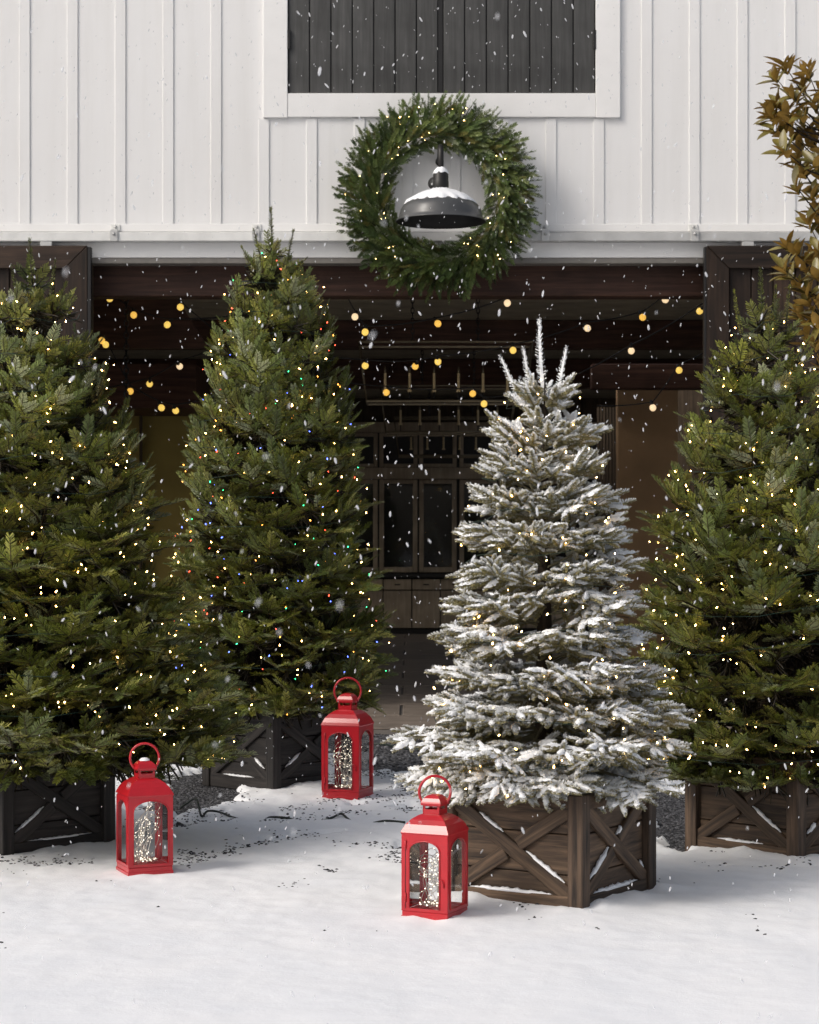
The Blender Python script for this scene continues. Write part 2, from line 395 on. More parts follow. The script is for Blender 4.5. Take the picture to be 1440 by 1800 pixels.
pv = np.stack([defm[..., 0] * ca - defm[..., 1] * sa + px_[:, None], defm[..., 0] * sa + defm[..., 1] * ca + py_[:, None], defm[..., 2] + pz_[:, None] - .05 * ps_[:, None]], -1)
tone = NP.choice([.03, .055, .10, .18], n, p=[.3, .35, .22, .13])[:, None, None] * np.array([1, 1, 1.08])[None, None]
tint = np.concatenate([np.repeat(tone, len(IV), 1), np.ones((n, len(IV), 1))], -1)
fq = (IF[None] + (np.arange(n) * len(IV))[:, None, None]).reshape(-1, 3)
st = link(bpy.data.objects.new('gravel', np_mesh('gravel', pv.reshape(-1, 3), fq, M['pebble'], False, tint.reshape(-1, 4))))
tag(st, 'loose dark gravel stones showing through the snow', 'gravel', kind='stuff')

# ------------------------------------------------------------------ barn
FY = 17.2
def fx(px, Y=FY): return (px - 720) * Y / F
def fz(py, Y=FY): return H - (py - HZ) * Y / F
barn = tag(empty('barn', (0, FY, 0)), 'white board and batten barn with a wide open doorway', 'barn')
def bbox(name, px0, px1, py0, py1, Y, depth, mat, parent=barn, bev=.003, proud=0):   # front face at Y
    x0, x1, z0, z1 = fx(px0, Y), fx(px1, Y), fz(py1, Y), fz(py0, Y)
    o = box(name, x0, x1, Y, Y + depth, z0, z1, mat, None, bev)
    o.parent = parent; o.matrix_parent_inverse = Matrix.Translation(-Vector(parent.matrix_world.translation if parent.parent is None else parent.parent.location + parent.location))
    return o
def bpart(name, x0, x1, y0, y1, z0, z1, mat, parent=barn, bev=.003):
    o = box(name, x0, x1, y0, y1, z0, z1, mat, None, bev); o.parent = parent
    off = Vector(parent.location) + (Vector(parent.parent.location) if parent.parent else Vector())
    o.matrix_parent_inverse = Matrix.Translation(-off); return o
bpy.context.view_layer.update()
ZT = 7.2
BAT = [53 + 84.1 * i for i in range(-5, 23)]
wz0 = fz(408)
for i in range(len(BAT) - 1):
    x0, x1 = fx(BAT[i] - 9.5), fx(BAT[i + 1] - 9.5)
    bpart('siding_board', x0 + .001, x1 - .001, FY, FY + .03, wz0, ZT, M['white'], bev=0)
for b_ in BAT:
    x0, x1 = fx(b_ - 19), fx(b_)
    if 463 < b_ < 1090: bpart('batten', x0, x1, FY - .011, FY, wz0 + .06, fz(208) - .002, M['white'], bev=.004)
    else: bpart('batten', x0, x1, FY - .011, FY, wz0 + .06, ZT, M['white'], bev=.004)
# walls of the barn beside the doorway, behind the doors
bpart('side_wall', -7.6, fx(160), FY + .03, FY + .14, -.1, wz0 + .02, M['inwall'])
bpart('side_wall', fx(1240), 7.6, FY + .03, FY + .14, -.1, wz0 + .02, M['inwall'])
# hayloft window
bpart('window_trim', fx(463), fx(506), FY - .036, FY, fz(208), ZT, M['white_trim'], bev=.004)
bpart('window_trim', fx(1047), fx(1090), FY - .036, FY, fz(208), ZT, M['white_trim'], bev=.004)
bpart('window_trim', fx(506) + .001, fx(1047) - .001, FY - .032, FY, fz(207), fz(165), M['white_trim'], bev=.004)
for (a0, a1, n_) in ((507, 770, 7), (779, 1046, 7)):
    sh = empty('shutter', (fx(a0), -.02, fz(165)), 0, barn)
    w_ = (a1 - a0) / n_
    for k in range(n_):
        bpart('plank', fx(a0 + k * w_ + 1.1), fx(a0 + (k + 1) * w_ - 1.1), FY - .012, FY - .002, fz(164), ZT, M['shutter'], sh, bev=.003)
bpart('shutter_post', fx(770.5), fx(778.5), FY - .009, FY - .001, fz(164), ZT, M['iron'], bev=.002)
bpart('shutter_backing', fx(506), fx(1047), FY - .0016, FY - .0004, fz(165), ZT, M['black'], bev=0)
for hx in (508.5, 1045): bpart('hinge', fx(hx - 2.5), fx(hx + 2.5), FY - .040, FY - .012, fz(88), fz(54), M['iron'])
# track, fascia and lip
bpart('track_board', -7.6, 7.6, FY - .020, FY, fz(408), fz(394), M['white_trim'], bev=.003)
TR = bpart('door_track', -7.6, fx(700), FY - .115, FY - .02, fz(424, FY - .11), fz(408, FY - .11), M['rail_white'], bev=.006)
TR2 = bpart('door_track', fx(700) + .002, 7.6, FY - .113, FY - .02, fz(424, FY - .11), fz(408, FY - .11), M['rail'], bev=.006)
for bxp in (204, 452, 957, 1218):
    par = empty('track_bracket', (fx(bxp), -.12, fz(408)), 0, barn)
    bpart('bracket_plate', fx(bxp - 8), fx(bxp + 8), FY - .030, FY - .0205, fz(408), fz(395), M['rail_white'], par)
    bpart('bracket_hook', fx(bxp - 7), fx(bxp + 7), FY - .130, FY - .1155, fz(424, FY - .13), fz(405, FY - .13), M['rail'], par, bev=.004)
    bpart('bracket_arm', fx(bxp - 6), fx(bxp + 6), FY - .1154, FY - .021, fz(406.5, FY - .11), fz(403, FY - .11), M['rail'], par, bev=.002)
    V_, F_ = lathe_data([(0, .016), (.012, .014), (.014, 0)], 8)
    for bz in (400, 415):
        o = mesh_obj('bolt', V_, F_, M['rail'], par, True); o.rotation_euler = (rad(90), 0, 0)
        o.location = (0, -.032 + .12 if bz == 400 else -.0105, fz(bz) - fz(408))
bpart('fascia_board', -7.6, 7.6, FY - .012, FY + .03, fz(453), fz(409), M['white_trim'], bev=.003)
bpart('door_lintel', -7.6, 7.6, FY - .004, FY + .16, fz(463), fz(453) - .001, M['lip'], bev=.004)
# sliding doors
def sliding_door(side):
    Yd = FY - .10
    if side < 0: x_in, x_out, sgn = fx(155, Yd), fx(155, Yd) - 2.7, -1
    else: x_in, x_out, sgn = fx(1241, Yd), fx(1241, Yd) + 2.7, 1
    d = empty('sliding_door', (x_in, -.10, 0), 0, barn); zt = fz(433, Yd); sw = .19
    xs = sorted((x_in, x_out))
    # mitred frame: stile and top rail cut at 45 degrees
    def prism(name, pts, y0, y1, mat):
        n_ = len(pts); V_ = [(x, y0, z) for x, z in pts] + [(x, y1, z) for x, z in pts]
        F_ = [tuple(range(n_)), tuple(range(2 * n_ - 1, n_ - 1, -1))] + [(i, i + n_, (i + 1) % n_ + n_, (i + 1) % n_) for i in range(n_)]
        me = bpy.data.meshes.new(name); me.from_pydata(V_, [], F_); me.materials.append(mat)
        bm = bmesh.new(); bm.from_mesh(me); bmesh.ops.recalc_face_normals(bm, faces=bm.faces[:])
        bmesh.ops.bevel(bm, geom=bm.edges[:], offset=.005, segments=1, affect='EDGES'); bm.to_mesh(me); bm.free()
        o = bpy.data.objects.new(name, me); link(o, d)
        o.matrix_parent_inverse = Matrix.Translation(-(Vector(barn.location) + Vector(d.location))); return o
    g = .002
    for xa, s_ in ((x_in, sgn), (x_out, -sgn)):
        prism('frame_stile', [(xa, .02), (xa, zt - g), (xa + s_ * sw, zt - sw - g), (xa + s_ * sw, .02)], Yd - .045, Yd, M['door_z'])
    prism('frame_rail', [(x_in + sgn * g, zt), (x_out - sgn * g, zt), (x_out - sgn * (sw + g), zt - sw), (x_in + sgn * (sw + g), zt - sw)], Yd - .045, Yd, M['door_x'])
    pw = .185; k = 0; xx = xs[0] + .01
    while xx < xs[1] - .02:
        bpart('plank', xx + .004, min(xx + pw, xs[1] - .01) - .004, Yd + .001, Yd + .03, .03, zt - .02, M['door_z'], d, bev=.005); xx += pw
    if side < 0: bpart('edge_strip', x_in + .001, x_in + .03, Yd - .043, Yd + .03, .02, zt - .01, M['iron'], d)
    else: bpart('edge_strip', x_in - .018, x_in - .001, Yd - .043, Yd + .03, .02, zt - .01, M['iron'], d)
    for q in (.35, 1.2, 2.2):
        bpart('roller_hanger', x_in + sgn * q - .05, x_in + sgn * q + .05, Yd - .02, Yd + .015, zt - .002, fz(425, Yd), M['rail'], d)
sliding_door(-1); sliding_door(1)
# interior shell
BW = 34.6
bpart('interior_floor_base', -5.6, 5.6, 16.15, BW, -.20, -.006, M['slab'], bev=0)
nt_ = 0
for iy in range(15):
    for ix in range(-2, 4):
        w_ = 1.22; x0 = -1.9 + ix * w_ + (.5 * w_ if iy % 2 else 0); y0 = 16.2 + iy * w_
        if -2.6 < x0 < 2.4:
            o = bpart('floor_tile', x0 + .012, x0 + w_ - .012, y0 + .012, y0 + w_ - .012, -.0055, .012 + .003 * R.random(), M['floor'], bev=.006); nt_ += 1
for sx_ in (-1, 1):                      # long side walls; unseen window openings added to brighten the interior
    xs_ = sorted((sx_ * 5.6, sx_ * 5.7))
    bpart('interior_wall', *xs_, FY + .14, BW, -.2, .8, M['inwall'], bev=0); bpart('interior_wall', *xs_, FY + .14, BW, 3.4, 4.1, M['inwall'], bev=0)
    yw = FY + .14
    for k in range(7):
        y1 = (FY + .9, 20.4, 23.2, 26.2, 29.2, 32.0, BW)[k]
        bpart('interior_wall', *xs_, y1 - .6 if k else yw, y1, .8, 3.4, M['inwall'], bev=0)
bpart('back_wall', -5.6, 5.6, BW, BW + .1, -.2, 4.1, M['inwall'], bev=0)
zc = 3.95
FILL_GAPS = [(17.6, 20.3), (23.3, 25.7), (28.2, 31.8)]       # unseen roof gaps added over the right half to brighten the interior
for k in range(29):
    y0 = FY + .17 + k * .6; lit = any(a_ < y0 + .3 < b_ for a_, b_ in FILL_GAPS)
    bpart('ceiling_board', -5.6, 1.0 if lit else 5.6, y0, y0 + .592, zc, zc + .04, M['ceil'], bev=.006)
yy = FY + .03
for a_, b_ in FILL_GAPS + [(BW + .2, BW + .2)]:
    bpart('roof_deck', -7.6, 7.6, yy, a_, 4.1, 4.2, M['inwall'], bev=0)
    if b_ > a_: bpart('roof_deck', -7.6, 1.0, a_ + .001, b_ - .001, 4.1, 4.2, M['inwall'], bev=0)
    yy = b_
bpart('upper_back', -7.6, 7.6, FY + .6, FY + .7, 4.2, ZT, M['inwall'], bev=0)
def beam(py0, py1, Y, d=.22): bpart('ceiling_beam', -5.6, 5.6, Y, Y + d, fz(py1, Y), min(zc - .003, fz(py0, Y)), M['beam'], bev=.008)
beam(440, 521, 17.42); beam(555, 611, 22.6, .3); beam(622, 681, 27.3, .3)
bpart('cross_beam', fx(640, 30), fx(1240, 30), 30.0, 30.25, fz(672, 30), fz(640, 30), M['beam'], bev=.008)
bpart('ceiling_beam', fx(1040, 23.8), 5.6, 23.75, 23.98, fz(684, 23.8), fz(640, 23.8), M['beam'], bev=.008)
# diagonal brace and lighter soffit at the left, brown wall at the right
bpart('partition_wall', fx(1087, 24), fx(1192, 24), 24, 24.25, 0, fz(681, 24), M['pillar'])
bpart('partition_wall', fx(1190, 25.5), 5.6, 25.5, 25.7, 0, fz(672, 25.5), M['inwall'])
bpart('partition_wall', -5.6, fx(345, 25), 25, 25.2, 0, fz(718, 25), M['olive'])
bpart('partition_post', fx(243, 24.8), fx(247, 24.8), 24.9, 24.99, 0, fz(718, 25), M['inwall'])
bpart('loft_floor', -5.6, fx(345, 23.5), 23.5, 25.4, fz(717, 23.5), fz(640, 23.5), M['beam'])
xA, xB = fx(150, 19.6), fx(372, 19.6)
o = mesh_obj('stair_soffit', [(xA, 19.6, fz(512, 19.6)), (fx(308, 19.6), 19.6, fz(518, 19.6)), (fx(366, 19.6), 19.6, fz(612, 19.6)), (xA, 19.6, fz(612, 19.6)),
     (xA, 19.7, fz(512, 19.6)), (fx(308, 19.6), 19.7, fz(518, 19.6)), (fx(366, 19.6), 19.7, fz(612, 19.6)), (xA, 19.7, fz(612, 19.6))],
     [(3, 2, 1, 0), (4, 5, 6, 7), (0, 1, 5, 4), (1, 2, 6, 5), (2, 3, 7, 6), (3, 0, 4, 7)], M['beam'])
o.parent = barn; o.matrix_parent_inverse = Matrix.Translation(-Vector(barn.location))
for k in range(7):
    bpart('wall_slat', fx(1050 + k * 5.4, 26), fx(1053.6 + k * 5.4, 26), 26, 26.05, 0, fz(716, 26), M['inwall'])

# ------------------------------------------------------------------ wall cabinet at the back of the barn
CY = 33.6
cab = tag(empty('cabinet', (0, CY, 0)), 'tall wooden cabinet with glass doors and drawers at the back of the barn', 'cabinet')
def cpart(name, p0, p1, q0, q1, yo, d, mat, par=None, bev=.006):
    o = box(name, fx(p0, CY), fx(p1, CY), CY + yo, CY + yo + d, fz(q1, CY), fz(q0, CY), mat, None, bev); o.parent = par or cab
    o.matrix_parent_inverse = Matrix.Translation(-Vector(cab.location) - (Vector(par.location) if par else Vector())); return o
cpart('carcass', 560, 1060, 742, 1112, .10, .5, M['counter'])
cpart('cornice', 556, 1064, 822, 842, -.04, .15, M['cab'])
cpart('upper_rail', 560, 1060, 742, 760, 0, .10, M['cab'])
cpart('counter', 552, 1068, 1008, 1015, -.28, .6, M['counter'])
for k, (a0, a1) in enumerate(((574, 664), (667, 734), (737, 803), (808, 874), (877, 943), (946, 1012))):
    d = empty('glass_door', (fx(a0, CY), 0, fz(1004, CY)), 0, cab)
    for (p0, p1, q0, q1) in ((a0, a0 + 8, 843, 1006), (a1 - 8, a1, 843, 1006), (a0 + 8.2, a1 - 8.2, 843, 850), (a0 + 8.2, a1 - 8.2, 997, 1006)):
        cpart('door_frame', p0, p1, q0, q1, .02, .07, M['cab'], d)
    cpart('pane', a0 + 8, a1 - 8, 850, 997, .05, .008, M['glass'], d, 0)
    u = empty('glass_door', (fx(a0, CY), 0, fz(820, CY)), 0, cab)
    for (p0, p1, q0, q1) in ((a0, a0 + 7, 761, 821), (a1 - 7, a1, 761, 821), (a0 + 7.2, a1 - 7.2, 761, 767), (a0 + 7.2, a1 - 7.2, 815, 821)):
        cpart('door_frame', p0, p1, q0, q1, .02, .07, M['cab'], u)
for k in range(9):
    a0 = 574 + k * 50
    cpart('drawer', a0 + 1, a0 + 49, 1018, 1036, -.22, .3, M['cab']); cpart('drawer', a0 + 1, a0 + 49, 1038, 1103, -.22, .3, M['cab'])
    cpart('pull', a0 + 20, a0 + 30, 1026, 1028, -.25, .028, M['iron'])
cpart('plinth', 572, 1026, 1104, 1127, -.15, .3, M['counter'])

# ------------------------------------------------------------------ chandeliers
def chandelier(Y, xc, zb, pitch, full, label):
    w = 302 / 3600 * 20 / 2
    c = tag(empty('chandelier', (xc, Y, zb)), label, 'chandelier', 'candle chandeliers hanging in a row inside the barn')
    hb = .57; wt, wb, dt, db = w, w * .915, .24, .20
    for z_, ww, dd, nm in ((hb, wt, dt, 'top_frame'), (0, wb, db, 'bottom_frame')):
        tube(nm, [(-ww, -dd, z_), (ww, -dd, z_), (ww, dd, z_), (-ww, dd, z_)], .013, M['brass'], c, 4, True, False)
    for sx_ in (-1, 1):
        for sy_ in (-1, 1):
            tube('corner_rod', [(sx_ * wb, sy_ * db, 0), (sx_ * wt, sy_ * dt, hb)], .012, M['brass'], c, 4)
    tube('candle_bar', [(-wb, 0, .02), (wb, 0, .02)], .015, M['brass'], c, 5)
    V_, F_ = lathe_data([(.0, -.02), (.022, -.02), (.022, 0), (.013, 0), (.013, .165), (.0, .167)], 8)
    cm = bpy.data.meshes.new('candle'); cm.from_pydata(V_, [], F_); cm.materials.append(M['candle'])
    fl, ff = lathe_data([(0, .165), (.008, .172), (.011, .19), (.006, .215), (0, .235)], 6)
    fm = bpy.data.meshes.new('flame_bulb'); fm.from_pydata(fl, [], ff); fm.materials.append(M['brass'])
    for k in range(6):
        xk = (-2.46 + k) * .239
        tube('candle_arm', [(xk, 0, .02), (xk, 0, .12)], .007, M['iron'], c, 5)
        o = inst('candle', cm, c, Matrix.Translation((xk, 0, .125))); inst('flame_bulb', fm, o)
    box('ceiling_canopy', -.42, .42, -.06, .06, zc - zb - .07, zc - zb - .002, M['iron'], c)
    for sx_ in (-1, 1):
        z_ = hb; n_ = 0
        ch = empty('chain', (sx_ * .32, 0, hb), 0, c)
        ring = [(.016 * math.cos(t_), 0, .032 * math.sin(t_)) for t_ in np.linspace(0, 2 * math.pi, 9)[:-1]]
        V_, F_ = tube_data(ring, .0055, 4, True); lm = bpy.data.meshes.new('chain_link'); lm.from_pydata(V_, [], F_); lm.materials.append(M['iron'])
        nl_ = int((zc - zb - .07 - hb) / .05)
        for q in range(nl_ + 1): inst('chain_link', lm, ch, Matrix.Translation((0, 0, .03 + q * .05)) @ Matrix.Rotation(rad(90 * (q % 2)), 4, 'Z'))
chandelier(20.0, fx(783, 20), fz(708, 20), 43, True, 'nearest candle chandelier, a rectangular brass frame hung on two chains')
chandelier(25.3, fx(788, 25.3), fz(762, 25.3), 34, True, 'second candle chandelier from the doorway, its candles just below the first frame')
chandelier(30.2, fx(793, 30.2), fz(803, 30.2), 28, False, 'third and farthest candle chandelier, in front of the cabinet')
# chain hoist at the left
hc = tag(empty('hoist_chain', (fx(222, 19), 19, fz(735, 19))), 'dark iron chain hanging in the barn beside the left door', 'chain')
ring = [(.02 * math.cos(t_), 0, .036 * math.sin(t_)) for t_ in np.linspace(0, 2 * math.pi, 11)[:-1]]
V_, F_ = tube_data(ring, .007, 5, True); lm = bpy.data.meshes.new('chain_link'); lm.from_pydata(V_, [], F_); lm.materials.append(M['iron'])
q = 0
while fz(735, 19) + q * .055 < zc: inst('chain_link', lm, hc, Matrix.Translation((0, 0, q * .055)) @ Matrix.Rotation(rad(90 * (q % 2) + 20), 4, 'Z')); q += 1

# ------------------------------------------------------------------ globe string lights in the doorway
STR = [([(150, 440), (231, 472), (317, 538), (430, 625)], 18.6, 'globe string sloping down across the upper left of the doorway'),
       ([(150, 512), (193, 523), (235, 552), (294, 569), (430, 560)], 19.0, 'globe string with three amber globes left of the tall coloured tree'),
       ([(150, 480), (238, 514), (430, 500)], 19.4, 'globe string with one cream globe near the left door top'),
       ([(100, 585), (179, 597), (186, 604), (229, 686), (284, 715), (309, 720), (430, 690)], 19.2, 'globe string hanging lowest between the two left trees'),
       ([(100, 700), (263, 673), (316, 642), (430, 600)], 19.8, 'globe string rising from low left to behind the tall coloured tree'),
       ([(560, 455), (605, 520), (624, 555), (642, 582), (770, 567), (892, 531), (1016, 476), (1080, 455)], 18.4, 'globe string passing right under the wreath'),
       ([(560, 630), (642, 641), (730, 642), (770, 634), (902, 614), (1033, 575), (1130, 556), (1170, 525), (1240, 505)], 18.8, 'globe string crossing above the chandelier candles to the right door'),
       ([(560, 670), (679, 688), (831, 690), (851, 708), (960, 690), (1110, 615), (1230, 545), (1262, 530)], 19.3, 'globe string along the lower chandelier frame'),
       ([(1050, 722), (1148, 715), (1194, 649), (1270, 610)], 19.0, 'globe string with two globes before the brown wall')]
V_, F_ = lathe_data([(0, -.062), (.014, -.059), (.026, -.048), (.0315, -.031), (.028, -.014), (.017, -.002), (.010, .004)], 14)
gm = []
for g_ in GLOBES:
    me = bpy.data.meshes.new('globe'); me.from_pydata(V_, [], F_); me.materials.append(g_); me.polygons.foreach_set('use_smooth', [True] * len(me.polygons)); gm.append(me)
V_, F_ = lathe_data([(.013, -.004), (.016, 0), (.016, .034), (.009, .046), (0, .046)], 8)
sm = bpy.data.meshes.new('socket'); sm.from_pydata(V_, [], F_); sm.materials.append(M['iron'])
for pts, Y_, lab in STR:
    s_ = tag(empty('string_lights', tuple(P(pts[0][0], pts[0][1], Y_))), lab, 'string lights', 'globe string lights in the doorway')
    w_ = [P(a, b_ - 9, Y_ + .0) for a, b_ in pts]; path = []
    for i in range(len(w_) - 1):
        seg = catenary(w_[i], w_[i + 1], .03 * (w_[i + 1] - w_[i]).length, 5); path += seg if i == 0 else seg[1:]
    o0 = Vector(s_.location)
    tube('cable', [p - o0 for p in path], .0075, M['iron'], s_, 4)
    for (a, b_) in pts[1:-1]:
        if (a, b_) in ((605, 520), (960, 690)): continue
        p = P(a, b_ + 2, Y_) - o0
        Rm = Euler((R.uniform(-.9, .9), R.uniform(-.7, .7), 0)).to_matrix().to_4x4()
        bb = inst('globe', R.choice(gm), s_, Matrix.Translation(p) @ Rm @ Matrix.Translation((0, 0, .031)))
        inst('socket', sm, bb)

# ------------------------------------------------------------------ fir sprigs
def unit(a): return a / np.maximum(np.linalg.norm(a, axis=-1, keepdims=True), 1e-9)
def make_sprig(L, nl, n, style, rs):
    """needles of one sprig, stem along +X, flat side up +Z: verts (n,4,3), weight of tip (n,4), up-ness (n)"""
    t_ = np.sort(rs.uniform(.03, 1.0, n)); side = np.where(np.arange(n) % 2, 1.0, -1.0)
    th = np.radians((57 - 24 * t_ ** 3 if style == 'flat' else 68 - 34 * t_ ** 2.5) + rs.uniform(-6, 6, n))
    if style == 'flat':
        ph = np.radians(np.where(rs.rand(n) < .75, rs.uniform(-6, 16, n), rs.uniform(18, 45, n)))
        d = np.stack([np.cos(th), side * np.sin(th) * np.cos(ph), np.sin(th) * np.sin(ph)], 1)
    else:
        ph = rs.uniform(0, 2 * np.pi, n)
        d = np.stack([np.cos(th), np.sin(th) * np.cos(ph), np.sin(th) * np.sin(ph)], 1)
    ln = nl * (.62 + .38 * np.sin(np.pi * np.clip(t_ * .8 + .12, 0, 1))) * rs.uniform(.86, 1.1, n)
    base = np.stack([t_ * L, 0 * t_, .06 * L * np.sin(t_ * 1.5)], 1)
    w = unit(np.cross(d, np.array([0, 0, 1.0]) + rs.uniform(-.5, .5, (n, 3))))
    wd = (.0027 if style == 'flat' else .0024) * rs.uniform(.85, 1.2, n)[:, None]
    if style == 'brush': wd = wd * 1.25
    tip = base + d * ln[:, None]
    tip[:, 2] += ln * .08
    v = np.stack([base - w * wd * .7, base + w * wd * .7, tip + w * wd * .55, tip - w * wd * .55], 1)
    return v, np.tile(np.array([0, 0, 1, 1.0]), (n, 1)), d[:, 2]
RS = np.random.RandomState(5)
SPR = {'fir': [make_sprig(.118, .032, 66, 'flat', RS) for _ in range(5)],
       'wreath': [make_sprig(.150, .024, 76, 'flat', RS) for _ in range(5)],
       'frost': [make_sprig(.095, .0155, 165, 'brush', RS) for _ in range(5)],
       'leader': [make_sprig(.36, .023, 300, 'brush', RS) for _ in range(3)]}
def frame(d, roll, up=None):
    d = d / np.linalg.norm(d)
    if up is None: up = np.array([0, 0, 1.0])
    if abs(d @ up) / np.linalg.norm(up) > .97: up = np.array([1.0, 0, 0]) if abs(d[0]) < .9 else np.array([0, 1.0, 0])
    y = np.cross(up, d); y /= np.linalg.norm(y); z = np.cross(d, y)
    c, s_ = math.cos(roll), math.sin(roll)
    return np.stack([d, y * c + z * s_, z * c - y * s_], 1)
GREENS = [np.array(c) for c in ((.134, .152, .024), (.172, .182, .032), (.096, .114, .021), (.205, .205, .046), (.118, .150, .040))]
PALE = np.array((.29, .32, .20))
WGREENS = [np.array(c) for c in ((.056, .086, .022), (.076, .106, .027), (.042, .068, .019), (.096, .122, .034))]
def tint_for(style, tipw, up, rs, fr=1.0):
    n = len(up)
    if style in ('fir', 'leader', 'wreath'):
        pal = WGREENS if style == 'wreath' else GREENS
        c = pal[rs.randint(len(pal))] * rs.uniform(.8, 1.25)
        if rs.rand() < (.05 if style == 'wreath' else .15): c = c * .35 + PALE * .65
        if rs.rand() < .05: c = np.array((.13, .12, .03))
        col = c[None, None] * (1 + .35 * tipw[..., None]) * rs.uniform(.85, 1.15, (n, 1, 1))
    else:
        k = np.clip((.36 + .98 * up[:, None] + .34 * tipw + rs.uniform(-.15, .15, (n, 1))) * fr, .03, 1)[..., None]
        olive = np.array((.29, .255, .105)); white = np.array((.90, .91, .915))
        col = olive * (1 - k) + white * k
    return np.concatenate([np.clip(col, 0, 1), np.ones(col.shape[:2] + (1,))], -1)
def place_sprigs(items, style, rs, stems=()):
    """items: (pos, dir, roll, scale); returns a mesh of all needles and stems"""
    Vs, Ts, Qs, off, smooth_from = [], [], [], 0, []
    xmax = max(it[0][0] for it in items) + 1e-6
    for it_ in items:
        pos, d, roll, sc = it_[:4]
        tv, tw, up = SPR[style][rs.randint(len(SPR[style]))]
        Rm = frame(d, roll, it_[4] if len(it_) > 4 else None)
        fr = 1.0 if len(items) < 2 else min(1, max(.10, (pos[0] / xmax - .30) / .38))
        v = tv.reshape(-1, 3) * sc @ Rm.T + pos
        upw = (tv[:, 2] - tv[:, 0]) @ Rm.T; upw = unit(upw)[:, 2]
        Vs.append(v); Ts.append(tint_for(style, tw, upw if len(items) > 1 else upw * .3 + .75, rs, fr).reshape(-1, 4))
        n = len(tv); Qs.append(np.arange(4 * n).reshape(-1, 4) + off); off += 4 * n
        # stem: flat three-sided tube as quads
        L = tv.reshape(-1, 3)[:, 0].max() * .85 * sc
        a = pos; b_ = pos + Rm[:, 0] * L + Rm[:, 2] * .05 * L
        ring = [Rm[:, 1] * .0022, Rm[:, 2] * .0022 - Rm[:, 1] * .0012, -Rm[:, 2] * .002 - Rm[:, 1] * .0012]
        Vs.append(np.array([a + r_ for r_ in ring] + [b_ + r_ * .5 for r_ in ring]))
        sc_ = np.array([.07, .055, .025, 1]) if style != 'frost' else np.array([.35, .34, .26, 1])
        Ts.append(np.tile(sc_, (6, 1)))
        Qs.append(np.array([[0, 1, 4, 3], [1, 2, 5, 4], [2, 0, 3, 5]]) + off); off += 6
        if style == 'frost' and fr > .6 and d[2] < .6 and rs.rand() < .85:      # clotted flocking along the upper side
            m_ = 9; us = np.linspace(.12, 1.02, m_); hw_ = .0125 * sc * np.sin(np.pi * np.linspace(.14, .93, m_)) ** .6 * rs.uniform(.7, 1.25, m_)
            Lp = .085 * sc; rows = []
            for u_, h_ in zip(us, hw_):
                c_ = pos + Rm[:, 0] * Lp * u_ + Rm[:, 2] * (.06 * Lp * math.sin(u_ * 1.5) + .004)
                for a_ in (-1.0, -.45, .45, 1.0): rows.append(c_ + Rm[:, 1] * h_ * a_ * 1.05 + Rm[:, 2] * h_ * (.55 if abs(a_) < .5 else -.25) + rs.uniform(-.0026, .0026, 3))
            Vs.append(np.array(rows)); Ts.append(np.tile(np.array([.90, .915, .935, 1.0]), (4 * m_, 1)))
            qq = [[4 * i_ + j_, 4 * i_ + j_ + 1, 4 * i_ + 5 + j_, 4 * i_ + 4 + j_] for i_ in range(m_ - 1) for j_ in range(3)]
            smooth_from.append((sum(len(q_) for q_ in Qs), len(qq))); Qs.append(np.array(qq) + off); off += 4 * m_
    for pts, r0 in stems:
        tvv, tf = tube_data([Vector(p) for p in pts], [r0 * (1 - .6 * i / len(pts)) for i in range(len(pts))], 4, False, False)
        Vs.append(np.array([tuple(v) for v in tvv])); Qs.append(np.array(tf) + off); off += len(tvv)
        sc_ = np.array([.026, .020, .010, 1]) if style != 'frost' else (np.array([.22, .20, .13, 1]) if len(items) > 1 else np.array([.9, .91, .92, 1]))
        Ts.append(np.tile(sc_, (len(tvv), 1)))
    me = np_mesh('branch', np.concatenate(Vs), np.concatenate(Qs), M['frost'] if style == 'frost' else M['needle'], False, np.concatenate(Ts))
    if smooth_from:
        fl_ = np.zeros(len(me.polygons), bool)
        for a_, n_ in smooth_from: fl_[a_:a_ + n_] = True
        me.polygons.foreach_set('use_smooth', fl_)
    return me
def dvec(azim, elev): return np.array([math.cos(elev) * math.cos(azim), math.cos(elev) * math.sin(azim), math.sin(elev)])
